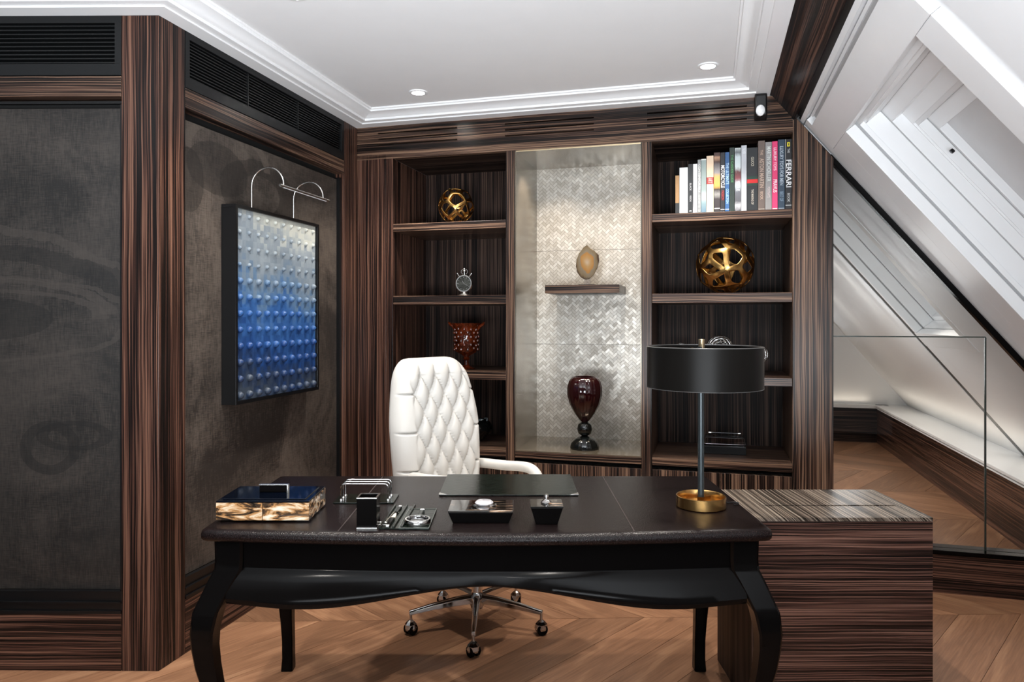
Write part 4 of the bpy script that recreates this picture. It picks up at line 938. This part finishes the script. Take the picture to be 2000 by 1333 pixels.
# blotter
t = thing('rocker_blotter', 'black tapered desk box with horn top and a round silver ornament', 'box', (-.098, 2.305, TZ))
def taper(m, w0, d0, z0, w1, d1, z1):
    rings = [[Vector((sx*w_, sy*d_, z)) for sx, sy in ((-1, -1), (1, -1), (1, 1), (-1, 1))] for w_, d_, z in ((w0, d0, z0), (w1, d1, z1))]
    return m.loft(rings)
taper(MB(), .088, .058, 0, .102, .068, .036).build('body', BLACK, t, bevel=.001)
def streak():
    m, tt, b = nt('streaked_horn'); L = tt.links; tc = N(tt, 'TexCoord'); mp = N(tt, 'Mapping'); mp.inputs['Scale'].default_value = (7, 60, 1); L.new(tc.outputs['Object'], mp.inputs[0])
    n = N(tt, 'TexNoise', i_Scale=1.0, i_Detail=3.0); L.new(mp.outputs[0], n.inputs['Vector'])
    L.new(ramp(tt, n.outputs[0], [(.50, (.004, .0035, .003)), (.57, (.03, .024, .018)), (.63, (.28, .17, .10)), (.70, (.5, .45, .38))]), b.inputs['Base Color']); b.inputs['Roughness'].default_value = .1; b.inputs['Coat Weight'].default_value = .6; return m
STREAK = streak()
MB().box(-.102, .102, -.068, .068, .0362, .041).build('top', STREAK, t, bevel=.001)
MB().lathe([(0, .0), (.028, .001), (.030, .006), (.024, .012), (0, .015)], 36, c=(.008, .012, .041)).build('ornament', flat('pale_silver', (.62, .62, .66), .25, .6), t, smooth=True)
MB().tube([(.008+.042*math.cos(a), .008+.044*math.sin(a), .046) for a in [R(200+k*8) for k in range(6)]], .004, 8).build('arc', CHROME, t, smooth=True)
MB().tube([(.008+.042*math.cos(a), .008+.044*math.sin(a), .046) for a in [R(295+k*8) for k in range(6)]], .004, 8).build('arc', CHROME, t, smooth=True)
# ink box
t = thing('inkwell', 'small black tapered inkwell with horn lid and chrome knob', 'inkwell', (.108, 2.262, TZ))
taper(MB(), .034, .030, 0, .050, .046, .056).build('body', BLACK, t, bevel=.001)
MB().box(-.051, .051, -.047, .047, .0562, .060).build('lid', STREAK, t, bevel=.001)
MB().lathe([(0, .060), (.017, .060), (.018, .064), (.012, .068), (.005, .071), (.005, .076), (.008, .080), (.007, .086), (0, .089)], 28).build('knob', CHROME, t, smooth=True)
# desk pad
t = thing('desk_pad', 'dark green crocodile leather desk pad with silver corners', 'desk pad', (-.012, 2.765, TZ))
MB().box(-.252, .252, -.175, .170, 0, .005).build('pad', CROC, t, bevel=.0015)
for sx in (-1, 1):
    MB().prism([(sx*.253, -.176), (sx*.222, -.176), (sx*.253, -.145)], .0045, .0065, axis='z').build('corner', SILV, t)
# table lamp
t = thing('table_lamp', 'table lamp with a wide black drum shade and round brass base', 'lamp', (.645, 2.447, TZ))
MB().lathe([(0, 0), (.080, 0), (.083, .003), (.083, .038), (.080, .039), (.078, .036), (.078, .010), (0, .008)], 64).build('base', BRASS, t, smooth=True)
MB().lathe([(.012, .008), (.013, .034), (0, .034)], 24).build('collar', BRASS, t, smooth=True)
MB().box(-.0, .055, -.001, .001, .010, .030, M=Matrix.Rotation(R(40), 4, 'Z')).build('fin', BRASS, t)
MB().lathe([(0, .034), (.0105, .034), (.0105, .545), (0, .545)], 28).build('pole', flat('gunmetal', (.045, .055, .06), .3, .6), t, smooth=True)
zs0, zs1 = CH-(757-HY)*2.33/F-TZ, CH-(676.5-HY)*2.447/F-TZ
zs0 = 1.168-TZ; zs1 = 1.307-TZ; rs = .193
MB().lathe([(rs-.003, zs0), (rs, zs0), (rs, zs1), (rs-.003, zs1), (rs-.003, zs0)], 96, c=(.012, 0, 0)).build('shade', flat('black_shade', (.005, .0045, .004), .36, spec=.12), t, smooth=True)
MB().lathe([(rs+.0006, zs1-.002), (rs+.001, zs1), (rs-.003, zs1+.0015), (rs-.004, zs1-.002), (rs+.0006, zs1-.002)], 96, c=(.012, 0, 0)).lathe([(rs+.0006, zs0-.001), (rs+.001, zs0+.001), (rs-.003, zs0+.001), (rs-.004, zs0-.001), (rs+.0006, zs0-.001)], 96, c=(.012, 0, 0)).build('shade_rim', flat('grey_rim', (.09, .09, .09), .3, .3), t, smooth=True)
sp_ = MB()
for k in range(3):
    a = R(90+120*k); sp_.tube([(0, 0, zs1-.012), (.012+(rs-.003)*math.cos(a), (rs-.003)*math.sin(a), zs1-.012)], .002, 6)
sp_.build('spider', BRASS, t)
MB().lathe([(0, zs1-.03), (.0105, zs1-.03), (.0105, zs1+.024), (.0095, zs1+.025), (0, zs1+.025)], 24, c=(.002, 0, 0)).build('finial', BRASSP, t, smooth=True)
cabl = [(.083, .02, .006), (.12, .05, .003), (.16, .07, .003), (.18, .05, .004), (.175, .02, .0035), (.15, .012, .003)]
MB().tube([Vector(p) for p in [(.083, .03, .005), (.105, .04, .003), (.125, .045, .003), (.14, .04, .003), (.135, .02, .003), (.115, .012, .003)]], .0022, 6).build('cord', BLACKM, t, smooth=True)

# ------------------------------------------------------------------ chair
ch = thing('office_chair', 'white tufted leather swivel chair with chrome five-star base behind the desk', 'chair', (-.16, 3.28, 0), R(45))
# local: -y is forward
cinv = Matrix.Rotation(R(-45), 4, 'Z')
for k in range(5):
    a = R(-90+72*k)-R(45); d = Vector((math.cos(a), math.sin(a), 0)); n_ = Vector((-d.y, d.x, 0))
    rings = []
    for r0, z, hw0, hh in ((.02, .125, .017, .020), (.10, .122, .015, .018), (.20, .112, .012, .014), (.295, .098, .010, .010), (.312, .096, .009, .009)):
        c = d*r0+zv*z
        rings.append([c+n_*x+zv*y for x, y in ((-hw0, -hh), (hw0, -hh), (hw0, hh*.4), (hw0*.55, hh), (-hw0*.55, hh), (-hw0, hh*.4))])
    ar = MB().loft(rings).build('base_arm', CHROME, ch, bevel=.002)
    c = d*.305
    MB().tube([c+zv*.055, c+zv*.092], .0065, 12).build('stem', CHROME, ar, smooth=True)
    wa = a+.6
    wd = Vector((math.cos(wa), math.sin(wa), 0)); wn_ = Vector((-wd.y, wd.x, 0))
    for s_ in (-1, 1):
        MW = Matrix.Translation(c+wn_*s_*.014+zv*.0245) @ Matrix(((wd.x, 0, wn_.x, 0), (wd.y, 0, wn_.y, 0), (0, 1, 0, 0), (0, 0, 0, 1)))
        MB().lathe([(0, -.010), (.021, -.010), (.0245, -.006), (.0245, .006), (.021, .010), (0, .010)], 28, M=MW).build('wheel', BLACK, ar, smooth=True)
    MB().lathe([(.027, .022), (.029, .030), (.026, .046), (.016, .058), (.008, .064), (0, .065)], 8, c=c).build('hood', CHROME, ar)
MB().lathe([(0, .08), (.026, .08), (.034, .10), (.034, .135), (.026, .15), (.0245, .16), (.0245, .40), (.03, .41), (0, .41)], 36).build('column', CHROME, ch, smooth=True)
MB().box(-.10, .10, -.12, .12, .40, .43).build('mechanism', BLACKM, ch, bevel=.01)
def superslab(cx, cy, z0, z1, hx, hy, p=4, nz=8, n=40):
    rings = []
    for k in range(nz+1):
        v = -1+2*k/nz; sc = (1-abs(v)**3.2)**(1/3.2)*.10+.90 if abs(v) < 1 else .90
        rings.append([Vector((cx+hx*sc*abs(math.cos(a))**(2/p)*(1 if math.cos(a) >= 0 else -1), cy+hy*sc*abs(math.sin(a))**(2/p)*(1 if math.sin(a) >= 0 else -1), z0+(z1-z0)*k/nz)) for a in [2*math.pi*i/n for i in range(n)]])
    return MB().loft(rings)
superslab(0, -.03, .43, .54, .245, .245).build('seat', WLEA, ch, smooth=True, angle=80)
# tufted back
def back_surface():
    zb0, zt0 = .50, 1.216; NU, NV = 110, 190; T = .080
    dxl, dzl = .088, .172       # lattice spacing across, and down per full diamond
    XO, ZO_ = -.016, 1.142
    def halfw(z):
        v = (z-zb0)/(zt0-zb0)
        base = .250 if v < .55 else .250-.060*((v-.55)/.45)**1.5
        if v < .55: base = .225+.025*math.sin(math.pi*min(1, v/.55)/2)
        if v > .80: q = (v-.80)/.20; base *= (1-q**2.6)**(1/2.6)*.42+.58 if q < 1 else .58
        return base
    def pt(u, v, side):
        z = zb0+(zt0-zb0)*v; hx = halfw(z); x = u*hx
        ed = max(0, 1-abs(u)**3.4)**(1/2.2); q = max(0, (v-.86)/.14); tp = max(0, 1-q**2.4)**(1/2.4)
        th = T*ed*tp
        lean = .10*max(0, z-.55)+.09*(x/.23)**2*-1*.35
        if side > 0: return Vector((x, .20+lean+th*.9, z))
        # front with tufts
        bul = .018*math.sin(math.pi*min(1, max(0, v)))+.0
        p = (x-XO)/dxl+(z-ZO_)/dzl; q2 = (x-XO)/dxl-(z-ZO_)/dzl
        inside = (1 if abs(x-.02) < .165 else max(0, 1-(abs(x-.02)-.165)/.03)); zt_in = 1 if z < 1.142 else 0
        fp = abs(math.sin(math.pi*p)); fq = abs(math.sin(math.pi*q2))
        puff = (fp*fq)**.36
        if z >= 1.142:   # vertical folds above the first row
            k_ = min(1, (z-1.142)/.06); fv = abs(math.sin(math.pi*(x-XO)/dxl)); puff = (fv**.5)*(1-k_)+k_
        h = puff*inside+(1-inside)*1.0
        # button wells
        d = .032*(1-h)
        # horizontal seams on the bolsters
        if abs(x-.02) > .165:
            for zz in (1.056, .884, .712):
                d += .016*math.exp(-((z-zz)/.004)**2)*min(1, (abs(x-.02)-.165)/.01)*(1 if abs(u) < .999 else 0)
        return Vector((x, .20+lean-max(0, th*1.25+bul*ed*tp-d*min(1, ed*1.6)*min(1, tp*1.2)), z))
    us = [math.sin(math.pi/2*(-1+2*i/NU)) for i in range(NU+1)]
    vs_ = [k/NV for k in range(NV+1)]
    m = MB(); V = []; idx = {}
    for side in (-1, 1):
        for j, v in enumerate(vs_):
            for i, u in enumerate(us): idx[(side, i, j)] = len(V); V.append(pt(u, v, side))
    Fc = []
    for side in (-1, 1):
        for j in range(NV):
            for i in range(NU):
                q = (idx[(side, i, j)], idx[(side, i+1, j)], idx[(side, i+1, j+1)], idx[(side, i, j+1)]); Fc.append(q if side < 0 else q[::-1])
    for i in range(NU):   # bottom
        Fc.append((idx[(-1, i, 0)], idx[(1, i, 0)], idx[(1, i+1, 0)], idx[(-1, i+1, 0)]))
    m.add(V, Fc)
    for j in range(1):
        pass
    buttons = []
    for r_ in range(0, 8):
        z = ZO_-r_*dzl/2
        for c_ in range(-4, 5):
            x = XO+(c_+(.5 if r_ % 2 else 0))*dxl
            if -.15 < x < .19 and z > .56:
                vv = (z-zb0)/(zt0-zb0); p_ = pt(x/halfw(z), vv, -1); buttons.append(p_)
    return m, buttons
bmesh_, btn = back_surface()
bk_ = bmesh_.build('backrest', WLEA, ch, smooth=True, angle=70, loc=(-.052, .045, 0))
b0 = None
for p in btn:
    if b0 is None: b0 = MB().lathe([(0, 0), (.0062, 0), (.006, .003), (.003, .0048), (0, .005)], 12, M=Matrix.Rotation(R(90), 4, 'X')).build('button', WLEA, bk_, smooth=True); o = b0
    else: o = b0.copy(); COL.objects.link(o)
    o.location = (p.x, p.y-.0005, p.z)
MB().box(-.03, .03, .10, .26, .42, .45).box(-.03, .03, .235, .26, .45, .60).build('back_bracket', CHROME, ch, bevel=.004)
for sx in (-1, 1):
    x = sx*.225-.02
    pts = [(x, .205, .685), (x, .15, .690), (x, .08, .694), (x, 0, .700), (x, -.08, .708), (x, -.13, .708), (x, -.165, .698), (x, -.19, .672), (x, -.20, .63), (x, -.19, .56), (x, -.16, .50)]
    # smooth the path
    P = [Vector(p) for p in pts]; Q = []
    for i in range(len(P)-1):
        a0, a1, a2, a3 = P[max(0, i-1)], P[i], P[i+1], P[min(len(P)-1, i+2)]
        for s_ in range(5):
            q = s_/5; Q.append(.5*((2*a1)+(-a0+a2)*q+(2*a0-5*a1+4*a2-a3)*q*q+(-a0+3*a1-3*a2+a3)*q**3))
    Q.append(P[-1])
    MB().tube(Q, .024, 16).build('armrest', WLEA, ch, smooth=True, angle=80)
